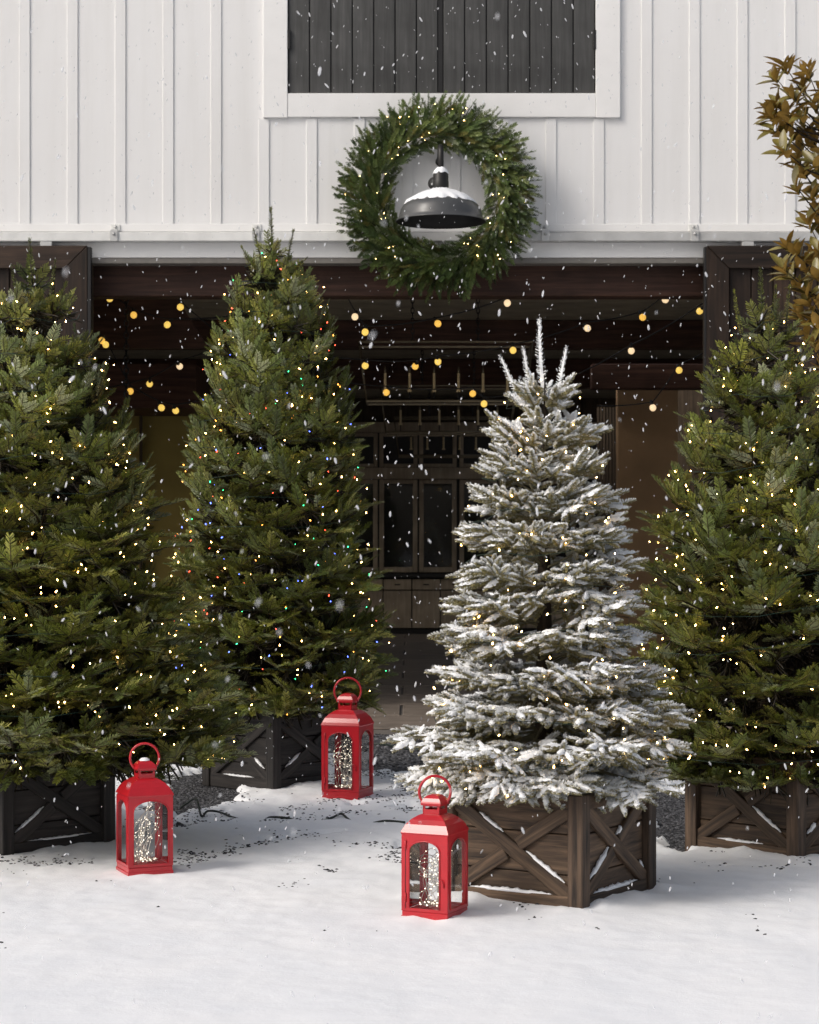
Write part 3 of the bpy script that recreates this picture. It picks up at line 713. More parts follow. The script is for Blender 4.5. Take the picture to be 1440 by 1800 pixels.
def make_branch(L, style, seed):
    rs = np.random.RandomState(seed); items = []; stems = []
    frost = style == 'frost'
    main = [np.array([L * t_, 0.02 * L * math.sin(3 * t_ + seed), .10 * L * t_ * t_ - .05 * L * t_]) for t_ in np.linspace(0, 1, 6)]
    tip_in = min(.075, .45 * L)
    def at_(t_): 
        f = t_ * 5; i = min(int(f), 4); return main[i] + (main[i + 1] - main[i]) * (f - i)
    t_end = 1 - tip_in / L
    stems.append(([at_(t_end * k / 4) for k in range(5)], .004 + .006 * L))
    end = at_(t_end); un = rs.uniform
    S0 = 1.10 if frost else .97
    def fan(p, a_, e_, n_, sc, roll):
        """a flat spray: one leading sprig and pairs beside it, all in one plane"""
        d0 = dvec(a_, e_); sd_ = np.cross([0, 0, 1.0], d0); sd_ /= np.linalg.norm(sd_); nr = np.cross(d0, sd_)
        c_, s__ = math.cos(roll), math.sin(roll); sd_, nr = sd_ * c_ + nr * s__, nr * c_ - sd_ * s__
        ths = [0, un(.55, .75), -un(.55, .75), un(1.0, 1.25), -un(1.0, 1.25)][:n_]
        for i_, th in enumerate(ths):
            bk = (0, .012, .018, .045, .055)[i_] * sc
            dd = d0 * math.cos(th) + sd_ * math.sin(th) + nr * un(-.12, .12)
            items.append((p - d0 * bk, dd, un(-.2, .2), sc * S0 * (1.0, .9, .9, .78, .78)[i_] * un(.9, 1.1), nr))
    def tilt(): return (un(-.55, .12) if frost else (un(-.4, .15) if rs.rand() < .32 else un(.2, .95)))
    fan(end, un(-.2, .2), tilt() * .8, 5, un(.95, 1.1), un(-.45, .45))
    s_ = 1; tt = t_end - .075 / L; lim = .36 if frost else .44
    while tt * L > max(.09, lim * L):
        tl = min(.25, .05 + .44 * (t_end - tt) * L) * un(.75, 1.2)
        a0 = s_ * un(.6, 1.05); e0 = tilt() * .55
        p0 = at_(tt); dr = dvec(a0, e0 * .5); p1 = p0 + dr * tl
        stems.append(([p0, p1], .003))
        fan(p1, a0 + un(-.25, .25), e0 + tilt() * .4, 3 if rs.rand() < .6 else 5, un(.85, 1.08), un(-.5, .5))
        q = tl - .10
        while q > .01:
            s2 = 1 if rs.rand() < .5 else -1
            fan(p0 + dr * q, a0 + s2 * un(.5, .9), e0 + tilt() * .5, 3, un(.75, 1.0), un(-.5, .5)); q -= un(.09, .12)
        s_ = -s_; tt -= (un(.055, .08) if frost else un(.055, .08)) / L
    if frost:                                                        # bare olive growth nearer the trunk
        for q in range(int(3 + 9 * L)): items.append((at_(un(.25, .75)), dvec(un(-1.4, 1.4), un(-.7, .6)), un(-1, 1), un(.8, 1.1), np.array([0, 0, 1.0])))
    else:
        for q in range(int(10 + 60 * L)):
            p_ = at_(un(.12, .70)); dd = dvec(un(-1.5, 1.5), un(-1.2, 1.2)); stems.append(([p_, p_ + dd * un(.05, .12)], un(.004, .007)))  # dark inner twigs added so the gaps between sprays read dark
        for q in range(int(1 + 3 * L)): items.append((at_(un(.3, .6)), dvec(un(-1.2, 1.2), un(-.4, .9)), un(-1, 1), un(.8, 1.1), np.array([.5, 0, .8])))
    return place_sprigs(items, style, rs, stems), items
LCL = [.11, .145, .19, .25, .32, .42, .55, .72, .95]
BR = {}
for st_, seed0 in (('fir', 100), ('frost', 500)):
    for ci, L_ in enumerate(LCL):
        BR[st_, ci] = []
        for v_ in range(3):
            me, it = make_branch(L_, st_, seed0 + ci * 10 + v_)
            BR[st_, ci].append(me)
LEAD = {'fir': None, 'frost': None}
def leader_mesh(style, k, sc):
    rs = np.random.RandomState(900 + k)
    src = SPR['leader']; SPR_backup = SPR[style]; SPR[style] = src
    core = [([np.array([.35 * q_ / 7, 0, .06 * .36 * math.sin(q_ / 7 * 1.5)]) for q_ in range(8)], .012 if style == 'frost' else .006)]
    me = place_sprigs([(np.zeros(3), np.array([1.0, 0, 0]), 0.0, sc)], style, rs, core); SPR[style] = SPR_backup
    return me
for s_ in ('fir', 'frost'): LEAD[s_] = [leader_mesh(s_, k, 1.0) for k in range(3)]

# small bulbs
V_, F_ = lathe_data([(0, .024), (.003, .021), (.0052, .012), (.0050, .003), (.0035, 0), (0, 0)], 6)
def bulb_mesh(mat):
    me = bpy.data.meshes.new('bulb'); me.from_pydata(V_, [], F_); me.materials.append(mat); return me
BM = {k: bulb_mesh(m_) for k, m_ in (('warm', WARM), ('cream', CREAM), ('blue', BLUE), ('green', GREEN), ('red', REDB), ('orange', ORANGE))}

def fir_tree(name, axis_px, Yd, prof, base_py, style, nb, leaders, label, seed, e_lo, e_hi, jit=.055):
    """prof: list of (photo row, radius in photo pixels) of the outline"""
    rs = np.random.RandomState(seed); k = Yd / F
    x0 = (axis_px - 720) * k
    zs = np.array([H - (py - HZ) * k for py, r_ in prof][::-1]); rr = np.array([r_ * k * (.99 if style == 'frost' else 1.03) for py, r_ in prof][::-1])
    zlo, zhi = zs[0], zs[-1]
    t = tag(empty(name, (x0, Yd, 0)), label, 'tree')
    ztop = zhi + .05
    tube('trunk', [(0, 0, .10), (0, 0, zlo), (0, 0, (zlo + ztop) / 2), (0, 0, ztop)], [.045, .042, .028, .006], M['bark'], t, 8)
    # heights spread by outline area
    cdf_z = np.linspace(zlo, zhi, 400); dens = np.interp(cdf_z, zs, rr) ** .8 + .09; cdf = np.cumsum(dens); cdf /= cdf[-1]
    tips = []
    skirt = 30
    for i in range(nb + skirt):
        z = float(np.interp((i + .5) / nb, cdf, cdf_z)) + rs.uniform(-.03, .03); z = min(max(z, zlo), zhi)
        tier = .15 if style == 'frost' else .17
        z = zlo + round((z - zlo) / tier) * tier + rs.uniform(-.03, .03) * (1 if style == 'frost' else 2.2)
        f = (z - zlo) / (zhi - zlo)
        a = i * 2.399963 + rs.uniform(-.25, .25)
        r_ = float(np.interp(z, zs, rr)) * (1 + rs.uniform(-jit * 1.6, jit))
        e = rad(e_lo + (e_hi - e_lo) * f ** 1.6 + rs.uniform(-9, 9))
        if i >= nb: z = zlo + rs.uniform(-.06, .03); r_ = rr[0] * rs.uniform(.70, .96); e = rad(rs.uniform(-26, -8))
        L = max(.10, r_ / math.cos(e)); ci = int(np.argmin([abs(math.log(L / q)) for q in LCL]))
        sc = L / LCL[ci]; me = BR[style, ci][rs.randint(3)]
        zz = z - L * math.sin(e)
        mt = Matrix.Translation((0, 0, zz)) @ Matrix.Rotation(a, 4, 'Z') @ Matrix.Rotation(-e, 4, 'Y') @ Matrix.Rotation(rs.uniform(-.3, .3), 4, 'X') @ Matrix.Scale(sc, 4)
        br = inst('branch', me, t, mt)
        tips.append((r_ * math.cos(a), r_ * math.sin(a), z))
    for (dx, dz_b, tilt, az_, ln) in leaders:
        me = LEAD[style][rs.randint(3)]; sc = ln / .36
        mt = Matrix.Translation((dx, 0, zhi + dz_b)) @ Matrix.Rotation(az_, 4, 'Z') @ Matrix.Rotation(-rad(tilt), 4, 'Y') @ Matrix.Scale(sc, 4)
        inst('leader', me, t, mt)
    def surf(z): return float(np.interp(z, zs, rr))
    return t, (x0, Yd, zlo, zhi, surf)
def mini_lights(info, n, kinds, label, seed, group='mini light strings on the trees', scale=1.0):
    x0, Yd, zlo, zhi, surf = info; rs = np.random.RandomState(seed)
    s_ = tag(empty('mini_lights', (x0, Yd, zlo)), label, 'string lights', group)
    pts = []
    zz = np.linspace(zlo, zhi, 300); d = np.array([surf(z) + .04 for z in zz]); c = np.cumsum(d); c /= c[-1]
    for i in range(n):
        z = float(np.interp((i + rs.rand()) / n, c, zz))
        a = -math.pi / 2 + rs.uniform(-1.75, 1.75)
        r_ = surf(z) * rs.uniform(.70, .98)
        p = Vector((r_ * math.cos(a), r_ * math.sin(a), z - zlo)); pts.append((a, p))
        kd = kinds[rs.randint(len(kinds))]
        mt = Matrix.Translation(p) @ Euler((rs.uniform(-1.1, 1.1), rs.uniform(-1.1, 1.1), 0)).to_matrix().to_4x4() @ Matrix.Scale(scale * rs.uniform(.32, .54), 4)
        inst('bulb', BM[kd], s_, mt)
    # one green wire winding up just inside the tips
    turns = int((zhi - zlo) / .16); path = []
    for i in range(turns * 14):
        f = i / (turns * 14); z = zlo + f * (zhi - zlo); a = f * turns * 2 * math.pi
        r_ = surf(z) * (.84 + .06 * math.sin(i * 2.3)) + .005
        path.append((r_ * math.cos(a), r_ * math.sin(a), z - zlo + .02 * math.sin(i * 1.7)))
    tube('wire', path, .0016, M['greenwire'], s_, 3)

cf = CRATES['front'][0]; cl = CRATES['left'][0]; cm_ = CRATES['middle'][0]; cr = CRATES['right'][0]
t1, i1 = fir_tree('fir_tree', 60, cl.y, [(500, 38), (540, 84), (640, 138), (740, 168), (830, 195), (880, 228), (1030, 258), (1130, 300), (1200, 335), (1270, 368), (1335, 350)], 1350,
    'fir', 262, [(0, -.12, 90, 0, .34), (-.06, -.12, 100, 0, .22), (.08, -.10, 80, 0, .22)], 'broad green fir tree with warm white lights at the left edge', 21, 6, 48)
t2, i2 = fir_tree('fir_tree', 483, cm_.y, [(445, 42), (500, 86), (570, 106), (640, 126), (700, 142), (800, 162), (900, 168), (1000, 182), (1100, 196), (1190, 210), (1245, 195)], 1250,
    'fir', 262, [(0, -.12, 90, 0, .40), (-.05, -.16, 101, 0, .32), (.06, -.16, 76, 0, .31), (-.09, -.2, 112, 0, .27)], 'tallest green fir tree, hung with coloured lights, left of the doorway centre', 22, 8, 50)
t3, i3 = fir_tree('fir_tree', 1345, cr.y, [(560, 40), (620, 80), (700, 116), (790, 156), (920, 200), (1000, 213), (1150, 232), (1250, 248), (1362, 230)], 1370,
    'fir', 200, [(0, -.10, 90, 0, .34), (-.11, -.08, 97, 0, .22), (.1, -.08, 82, 0, .24), (.05, -.08, 86, 0, .24)], 'green fir tree with warm white lights at the right edge', 23, 8, 50)
t4, i4 = fir_tree('frosted_fir_tree', 957, cf.y, [(668, 40), (700, 76), (760, 102), (860, 130), (920, 152), (1000, 164), (1080, 172), (1180, 205), (1240, 225), (1320, 258), (1375, 262)], 1400,
    'frost', 235, [(0, -.10, 90, 0, .35), (-.03, -.15, 98, 0, .29), (.045, -.15, 77, 0, .29), (-.05, -.17, 113, 0, .30)], 'snow frosted fir tree in front of the doorway', 24, -2, 42, .14)
mini_lights(i1, 290, ['warm', 'warm', 'cream'], 'warm white mini lights strung over the broad fir at the left edge', 31)
mini_lights(i2, 290, ['warm', 'warm', 'blue', 'green', 'red', 'orange', 'warm'], 'multicoloured mini lights strung over the tallest fir', 32)
mini_lights(i3, 270, ['warm', 'warm', 'cream'], 'warm white mini lights strung over the fir at the right edge', 33)
mini_lights(i4, 125, ['cream', 'warm'], 'warm mini lights among the branches of the frosted fir', 34)

# ------------------------------------------------------------------ wreath
WC = P(771, 347, FY - .20); WRo, WRi = 181 * (FY - .2) / F, 76 * (FY - .2) / F
wr = tag(empty('wreath', tuple(WC)), 'large green fir wreath with tiny lights hung above the doorway', 'wreath')
Rm_ = (WRo + WRi) / 2; rt = (WRo - WRi) / 2
tube('hoop', [(Rm_ * math.cos(a), 0.08, Rm_ * math.sin(a)) for a in np.linspace(0, 2 * math.pi, 41)[:-1]], .07, M['needle_dark'], wr, 6, True)
WM = []
for k in range(8):
    rs = np.random.RandomState(700 + k); un = rs.uniform
    its = [(np.zeros(3), dvec(un(-.15, .15), un(-.05, .25)), un(-.5, .5), un(.95, 1.15))]
    for s_ in (-1, 1): its.append((np.array([-.02, 0, 0]), dvec(s_ * un(.3, .65), un(-.15, .3)), un(-.6, .6), un(.8, 1.05)))
    its.append((np.array([-.06, 0, .01]), dvec(un(-.5, .5), un(.2, .6)), un(-.6, .6), un(.7, .95)))
    its.append((np.array([-.08, 0, 0]), dvec(un(-.6, .6), un(-.1, .2)), un(-.6, .6), un(.8, 1.0)))
    WM.append(place_sprigs(its, 'wreath', rs, [((np.array([-.10, 0, 0]), np.array([.03, 0, 0])), .003)]))
rs = np.random.RandomState(77)
for i in range(298):
    ring_ = i % 5; a = 2 * math.pi * (i // 5) / 60 + ring_ * .45 + rs.uniform(-.06, .06)
    q = rad([0, 38, 78, 120, 165][ring_] + rs.uniform(-14, 14))      # 0 = outer rim, 90 = front, 180 = inner rim
    er = Vector((math.cos(a), 0, math.sin(a))); et = Vector((math.sin(a), 0, -math.cos(a)))   # clockwise tangent
    fr_ = Vector((0, -1, 0)); nrm = er * math.cos(q) + fr_ * math.sin(q)
    wr_, wt_, wf_ = ((1.0, .45, .05), (.85, .6, .3), (.6, .8, .38), (.25, 1.0, .35), (-.30, 1.0, .15))[ring_]
    d = (er * wr_ + et * wt_ * rs.uniform(.5, 1.3) + fr_ * wf_).normalized()
    p = er * (Rm_ - .025 + rt * .52 * math.cos(q)) + fr_ * (.02 + .12 * max(0, math.sin(q)))
    z_ = (nrm + fr_ * .6).normalized(); y_ = z_.cross(d); y_.normalize(); z_ = d.cross(y_)
    mt = Matrix.Translation(p) @ Matrix((d, y_, z_)).transposed().to_4x4() @ Matrix.Rotation(rs.uniform(-.4, .4), 4, 'X') @ Matrix.Scale(rs.uniform(.95, 1.12), 4)
    inst('fir_tip', WM[rs.randint(8)], wr, mt)
ws = tag(empty('mini_lights', tuple(WC)), 'tiny cream lights tucked into the wreath', 'string lights')
for i in range(52):
    a = rs.uniform(0, 6.283); q = rs.uniform(-.85, .85)
    rr_ = Rm_ + rt * .8 * q; p = Vector((rr_ * math.cos(a), -.13 - .07 * math.cos(q * 1.4), rr_ * math.sin(a)))
    inst('bulb', BM['cream'], ws, Matrix.Translation(p) @ Euler((rs.uniform(-2, 2), rs.uniform(-2, 2), 0)).to_matrix().to_4x4() @ Matrix.Scale(rs.uniform(.28, .42), 4))
tube('wire', [((Rm_ + .09 * math.sin(i * 1.9)) * math.cos(i * .157), -.12, (Rm_ + .09 * math.sin(i * 1.9)) * math.sin(i * .157)) for i in range(40)], .0015, M['greenwire'], ws, 3)

# ------------------------------------------------------------------ gooseneck lamp
LY = 16.45; LS = LY / F
LP = P(775, 390, LY)
lamp = tag(empty('wall_lamp', tuple(LP)), 'dark grey barn lamp with snow on its shade inside the wreath', 'lamp')
def lz(py): return (390 - py) * LS
prof = [(10.5, 333), (12, 337), (22, 341), (40, 347), (56, 354), (66, 361), (71, 369), (73.5, 380), (75, 386), (79, 388), (79.5, 389.5)]
V_, F_ = lathe_data([(r_ * LS, lz(y_)) for r_, y_ in prof], 48); mesh_obj('shade', V_, F_, M['lampgrey'], lamp, True)
V_, F_ = lathe_data([(r_ * LS - .004, lz(y_) - .004) for r_, y_ in prof[1:]], 48); mesh_obj('shade_inside', V_, F_, M['lampdark'], lamp, True)
V_, F_ = lathe_data([(0, lz(300)), (8, lz(300)), (12, lz(303)), (13.5, lz(306)), (13.5, lz(318)), (14, lz(319)), (14, lz(331)), (13, lz(334)), (0, lz(334))], 24)
V_ = [(v[0] * (LS if True else 1), v[1] * LS, v[2]) for v in V_]
mesh_obj('neck', V_, F_, M['iron'], lamp, True)
V_, F_ = lathe_data([(0, 0), (10 * LS, 0), (11 * LS, .008), (11 * LS, .04), (0, .045)], 20)
o = mesh_obj('knuckle', V_, F_, M['iron'], lamp, True); o.rotation_euler = (rad(90), 0, rad(-25)); o.location = (-9 * LS, .03, lz(322))
V_, F_ = lathe_data([(2.2 * LS, 0), (1.5 * LS, .006), (0, .008)], 8)
o2 = mesh_obj('bolt', V_, F_, M['rail'], lamp, True); o2.rotation_euler = (rad(90), 0, rad(-25)); o2.location = (-15.5 * LS, -.017, lz(324))
wy = FY - LY
tube('arm', [(0, 0, lz(306)), (0, 0, lz(266)), (0, .03, lz(258)), (0, .09, lz(254)), (0, wy - .02, lz(254))], 5.2 * LS, M['iron'], lamp, 12)
V_, F_ = lathe_data([(0, 0), (.034, 0), (.034, .02), (.02, .03), (0, .03)], 20)
o = mesh_obj('wall_plate', V_, F_, M['iron'], lamp, True); o.rotation_euler = (rad(90), 0, 0); o.location = (0, wy - .001, lz(254))
# snow on the shade and the neck
def snow_lathe(name, prof_, edge, parent, n=56):
    V_, F_ = lathe_data(prof_, n); rs = np.random.RandomState(4); m_ = len(prof_); out = []
    ed = 1 + .06 * np.sin(np.arange(n) * 2.1) + rs.uniform(-.07, .07, n)
    for i, v in enumerate(V_):
        k = i % n; ring_ = i // n; f_ = ed[k] if ring_ >= m_ - 2 else 1
        out.append((v[0] * f_, v[1] * f_, v[2] - (f_ - 1) * edge + (rs.uniform(-.004, .006) if ring_ < m_ - 2 else 0)))
    return mesh_obj(name, out, F_, M['snow'], parent, True)
snow_lathe('shade_snow', [(9 * LS, lz(329)), (18 * LS, lz(334)), (32 * LS, lz(338)), (46 * LS, lz(344)), (58 * LS, lz(352.2)), (60 * LS, lz(356.8))], .10, lamp)
snow_lathe('neck_snow', [(4 * LS, lz(293)), (8 * LS, lz(296)), (12 * LS, lz(301)), (13.2 * LS, lz(304.5)), (13 * LS, lz(306))], .02, lamp, 20)

# ------------------------------------------------------------------ planter crates
def snow_strip(name, pts, w, h, parent, mtx, seed):
    rs = np.random.RandomState(seed); n = max(8, int((Vector(pts[1]) - Vector(pts[0])).length / .012))
    V_ = []; F_ = []
    for i in range(n + 1):
        p = Vector(pts[0]).lerp(Vector(pts[1]), i / n); e = min(1, 4 * i / n, 4 * (n - i) / n) ** .5
        hh = h * (.55 + .7 * rs.rand()) * max(e, .12); ww = w * max(.6, e)
        V_ += [p + Vector((0, 0, -.002)), p + Vector((0, -ww, -.002)), p + Vector((0, -ww * .8, hh * .7)), p + Vector((0, -ww * .2, hh))]
    for i in range(n):
        for k in range(4): F_.append((4 * i + k, 4 * i + (k + 1) % 4, 4 * i + 4 + (k + 1) % 4, 4 * i + 4 + k))
    F_ += [(0, 1, 2, 3), (4 * n + 3, 4 * n + 2, 4 * n + 1, 4 * n)]
    o = mesh_obj(name, V_, F_, M['snow'], parent, True); o.matrix_local = mtx; return o
def crate(key, label, snows, seed):
    ctr, rz = CRATES[key]; dk = 'crate_dark_' if key in ('left', 'middle') else 'crate_'  # left and middle crates take the wood with shade coloured in
    c = tag(empty('planter_crate', (ctr.x, ctr.y, -.03), rz), label, 'planter', 'wooden planter crates with crossed braces')
    s, h = CS, CH + .03; pw = .068; hw = s / 2
    for sx_ in (-1, 1):
        for sy_ in (-1, 1):
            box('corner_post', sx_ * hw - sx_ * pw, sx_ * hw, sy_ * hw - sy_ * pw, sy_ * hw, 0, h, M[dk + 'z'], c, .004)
    inner = s - 2 * pw
    box('soil', -hw + .05, hw - .05, -hw + .05, hw - .05, h - .12, h - .06, M['bark'], c, .01)
    for k in range(4):
        Rk = Matrix.Rotation(rad(90 * k), 4, 'Z')
        def put(name, lx, lz_, d, y_out, u, v, ang=0.0):
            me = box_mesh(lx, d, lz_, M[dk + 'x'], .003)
            return inst(name, me, c, Rk @ Matrix.Translation((u, -hw + y_out + d / 2, v)) @ Matrix.Rotation(-ang, 4, 'Y'))
        ph_ = h / 3
        for q in range(3): put('plank', inner - .002, ph_ - .004, .016, .034, 0, ph_ * (q + .5))
        rw = .062
        put('rail', inner - .002, rw, .022, .011, 0, h - rw / 2 - .001); put('rail', inner - .002, rw + .02, .022, .011, 0, (rw + .02) / 2 + .001)
        zl, zh = rw + .02, h - rw; w_, hh_ = inner, zh - zl; ang = math.atan2(hh_, w_); bw_ = .058
        ln = math.hypot(w_, hh_) + bw_ * .25; zm = (zl + zh) / 2
        put('brace', ln, bw_, .019, .0145, 0, zm, -ang)                       # runs down to the right
        hl = ln / 2 - bw_ / 2 / math.sin(2 * ang) - .002
        for s_ in (-1, 1):
            dd = (ln / 2 - hl / 2); put('brace', hl, bw_, .0185, .0150, s_ * dd * math.cos(ang), zm + s_ * dd * math.sin(ang), ang)
        # snow caught on the ledges
        n_up = bw_ / 2 / math.cos(ang)
        for (kk, kind, f0, f1, th) in snows:
            if kk != k: continue
            if kind == 'rail':
                snow_strip('snow_ridge', ((-w_ / 2 + f0 * w_, -hw + .033, zl), (-w_ / 2 + f1 * w_, -hw + .033, zl)), .022, th, c, Rk, seed + len(snows) + int(f0 * 50))
            else:
                sg = -1 if kind == 'down' else 1
                a_ = (f0 * w_ / 2, -hw + .0335, zm + sg * f0 * hh_ / 2 + n_up); b_ = (f1 * w_ / 2, -hw + .0335, zm + sg * f1 * hh_ / 2 + n_up)
                snow_strip('snow_ridge', (a_, b_), .019, th, c, Rk, seed + 3 + int(f1 * 50))
    return c
crate('front', 'brown wooden planter crate holding the snow frosted tree', [(0, 'rail', .12, .84, .012), (0, 'down', .24, .90, .014), (0, 'down', -.58, -.16, .012),
      (1, 'rail', .12, .88, .013), (1, 'up', -.86, -.22, .014), (1, 'down', .84, .93, .02), (1, 'up', .04, .2, .012)], 41)
crate('left', 'wooden planter crate, shade put into its colour, under the broad fir at the left edge', [(1, 'rail', .15, .9, .006), (1, 'up', -.92, -.3, .010), (0, 'rail', .2, .8, .006)], 42)
crate('middle', 'wooden planter crate, shade put into its colour, behind the tallest lantern', [(0, 'rail', .2, .75, .008), (0, 'down', .5, .85, .012), (1, 'up', -.8, -.35, .012)], 43)
crate('right', 'weathered wooden planter crate under the fir at the right edge', [(0, 'rail', .2, .72, .009), (0, 'down', .2, .82, .012), (1, 'up', -.85, -.6, .016)], 44)

# ------------------------------------------------------------------ lanterns
def arch_panel(name, w, z0, z1, ow, oz0, oz_spring, mat, parent, mtx, th=.003, nseg=12, pn=0.0):
    """flat plate with an arched opening; x along width, plate facing -Y"""
    inner = [(-ow, oz0), (ow, oz0)] + [(ow * math.cos(a), oz_spring + ow * math.sin(a) * .60) for a in np.linspace(0, math.pi, nseg + 1)]
    def outer_pt(x, z):
        if z <= oz0 + 1e-6: return (math.copysign(w, x), z0)
        return None
    outer = [(-w, z0), (w, z0)]
    for a in np.linspace(0, math.pi, nseg + 1):
        c_, s_ = math.cos(a), math.sin(a)
        if abs(c_) > .72: outer.append((math.copysign(w, c_), oz_spring + (z1 - oz_spring) * min(1, s_ / .70)))
        else: outer.append((w * c_ / .72, z1))
    n = len(inner); V_ = []
    for y in (0, th):
        V_ += [(x, y, z) for x, z in outer] + [(x, y, z) for x, z in inner]
    F_ = []
    for i in range(n):
        j = (i + 1) % n
        F_ += [(i, j, n + j, n + i), (2 * n + j, 2 * n + i, 3 * n + i, 3 * n + j), (n + i, n + j, 3 * n + j, 3 * n + i), (j, i, 2 * n + i, 2 * n + j)]
    o = mesh_obj(name, V_, F_, mat, parent); o.matrix_local = mtx
    return o, inner
def lantern(key, label, snowcap, leds, seed):
    ctr, rz, s, ht = LANT[key]; rs = random.Random(seed)
    z_s = float(snow_h(np.array([ctr.x]), np.array([ctr.y]))[0])
    l = tag(empty('lantern', (ctr.x, ctr.y, -.004), rz), label, 'lantern', 'red metal lanterns on the snow')
    hw = s / 2; zb = .075 * ht; ze = .685 * ht
    box('base', -hw, hw, -hw, hw, 0, zb, M['red'], l, .003)
    box('base_rim', -hw - .003, hw + .003, -hw - .003, hw + .003, .002, .018, M['red'], l, .002)
    for sx_ in (-1, 1):
        for sy_ in (-1, 1): box('corner_post', sx_ * (hw - .001), sx_ * (hw - .018), sy_ * (hw - .001), sy_ * (hw - .018), zb + .0005, ze - .001, M['red'], l, .002)
    ow = hw * .68; sp = ze - .135 * ht
    for k in range(4):
        ow = hw * (.66 if (k == 0 and key != 'mid') else .79)
        Rk = Matrix.Rotation(rad(90 * k), 4, 'Z')
        o, inner = arch_panel('arched_panel', hw, zb, ze, ow, zb + .012, sp, M['red'], l, Rk @ Matrix.Translation((0, -hw - .0015, 0)))
        tube('panel_rim', [Vector((x, -hw - .003, z)) for x, z in [inner[1]] + inner[2:] + [inner[0]]], .0028, M['red'], l, 5).matrix_local = Rk
        gp = [(x * 1.06, z) for x, z in inner]; n = len(gp)
        g_ = mesh_obj('pane', [(x, -hw + .006, z) for x, z in gp], [tuple(range(n))], M['glass'], l); g_.matrix_local = Rk
    # door outline, hinges and catch on the broad face
    kd = 0 if key != 'mid' else 1
    Rk = Matrix.Rotation(rad(90 * kd), 4, 'Z')
    if key != 'mid':
        for zz in (zb + .07 * ht, sp + .01 * ht):
            tube('hinge', [(-hw * .82, -hw - .004, zz), (-hw * .82, -hw - .004, zz + .035)], .004, M['red'], l, 6).matrix_local = Rk
        tube('door_seam', [(-hw * .83, -hw - .002, zb + .01), (-hw * .83, -hw - .002, sp + .06 * ht)], .0012, M['iron'], l, 4).matrix_local = Rk
        tube('catch', [(hw * .70, -hw - .004, zb + .26 * ht), (hw * .80, -hw - .012, zb + .255 * ht), (hw * .84, -hw - .008, zb + .23 * ht), (hw * .84, -hw - .005, zb + .20 * ht)], .0028, M['red'], l, 5).matrix_local = Rk
    # roof: convex square bell
    prof_ = [(hw + .002, ze - .004), (hw + .004, ze + .002), (hw * .985, ze + .028 * ht), (hw * .88, ze + .068 * ht), (hw * .72, ze + .103 * ht), (hw * .54, ze + .128 * ht), (hw * .44, ze + .138 * ht), (hw * .40, ze + .140 * ht)]
    def square_loft(name, pf, parent):
        V_ = []; F_ = []
        for (q, z) in pf: V_ += [(-q, -q, z), (q, -q, z), (q, q, z), (-q, q, z)]
        for i in range(len(pf) - 1):
            for k in range(4): F_.append((4 * i + k, 4 * i + (k + 1) % 4, 4 * i + 4 + (k + 1) % 4, 4 * i + 4 + k))
        F_.append(tuple(4 * (len(pf) - 1) + k for k in range(4)))
        return mesh_obj(name, V_, F_, M['red'], parent)
    square_loft('roof', prof_, l)
    zn = ze + .140 * ht; nw = hw * .37
    for k in range(4):                                           # neck with a slot on each side
        Rk = Matrix.Rotation(rad(90 * k), 4, 'Z'); zc_ = zn + .075 * ht
        for (x0, x1, z0, z1) in ((-nw, nw, zn - .004, zn + .040 * ht), (-nw, -nw * .72, zn + .040 * ht, zc_), (nw * .72, nw, zn + .040 * ht, zc_), (-nw * .72, nw * .72, zn + .062 * ht, zc_)):
            box('neck_plate', x0, x1, -nw, -nw + .003, z0, z1, M['red'], l, 0).matrix_local = Rk @ Matrix.Translation(((x0 + x1) / 2, -nw + .0015 + .0002 * k, (z0 + z1) / 2))
    zc_ = zn + .070 * ht; cw = nw * 1.16
    square_loft('cap', [(cw, zc_), (cw * 1.02, zc_ + .008), (cw * .97, zc_ + .028 * ht), (cw * .80, zc_ + .055 * ht), (cw * .55, zc_ + .074 * ht), (cw * .25, zc_ + .083 * ht)], l)
    rr_ = .125 * ht; zr = zc_ + .10 * ht
    pts = [Vector((rr_ * math.cos(a), 0, zr + rr_ * math.sin(a))) for a in np.linspace(rad(-48), rad(228), 40)]
    rg = tube('ring_handle', pts, .0056 if key != 'far' else .0062, M['red'], l, 10); rg.rotation_euler = (0, 0, -rz + rad(6))
    if snowcap:
        V_, F_ = lathe_data([(0, .010), (.012, .008), (.022, .002), (.024, -.004)], 12); o = mesh_obj('snow_cap', V_, F_, M['snow'], l, True); o.location = (0, 0, zc_ + .085 * ht)
    # fairy lights lying and hanging inside
    f = tag(empty('fairy_lights', (ctr.x, ctr.y, zb), rz), leds[1], 'string lights', 'wire fairy lights inside the lanterns')
    hi = (ze - zb) * .86; q_ = hw * .70
    bm_ = bpy.data.meshes.get('led') 
    if bm_ is None:
        vv, ff_ = lathe_data([(0, -.003), (.0026, -.0015), (.003, 0), (.0026, .0015), (0, .003)], 6); bm_ = bpy.data.meshes.new('led'); bm_.from_pydata(vv, [], ff_); bm_.materials.append(LED)
    nled = 0
    for wi in range(leds[0]):
        path = []; x, y = rs.uniform(-.2, .2) * q_, rs.uniform(-.2, .2) * q_
        n = 9; ph1, ph2 = rs.uniform(0, 6.28), rs.uniform(0, 6.28); top = hi * rs.uniform(.55, 1.0)
        for i in range(n * 4 + 1):
            u = i / (n * 4); z = .008 + top * abs(math.sin(u * math.pi * rs.choice([1]) * 1.0)) ** .8 * (.85 + .15 * math.sin(7 * u + ph1))
            rad_ = q_ * (.62 + .42 * math.sin(u * 5 + ph2)); a = ph1 + u * 7
            path.append(Vector((max(-q_, min(q_, rad_ * math.cos(a))), max(-q_, min(q_, rad_ * math.sin(a))), max(.006, z))))
        tube('wire', path, .0015, M['wire'], f, 3)
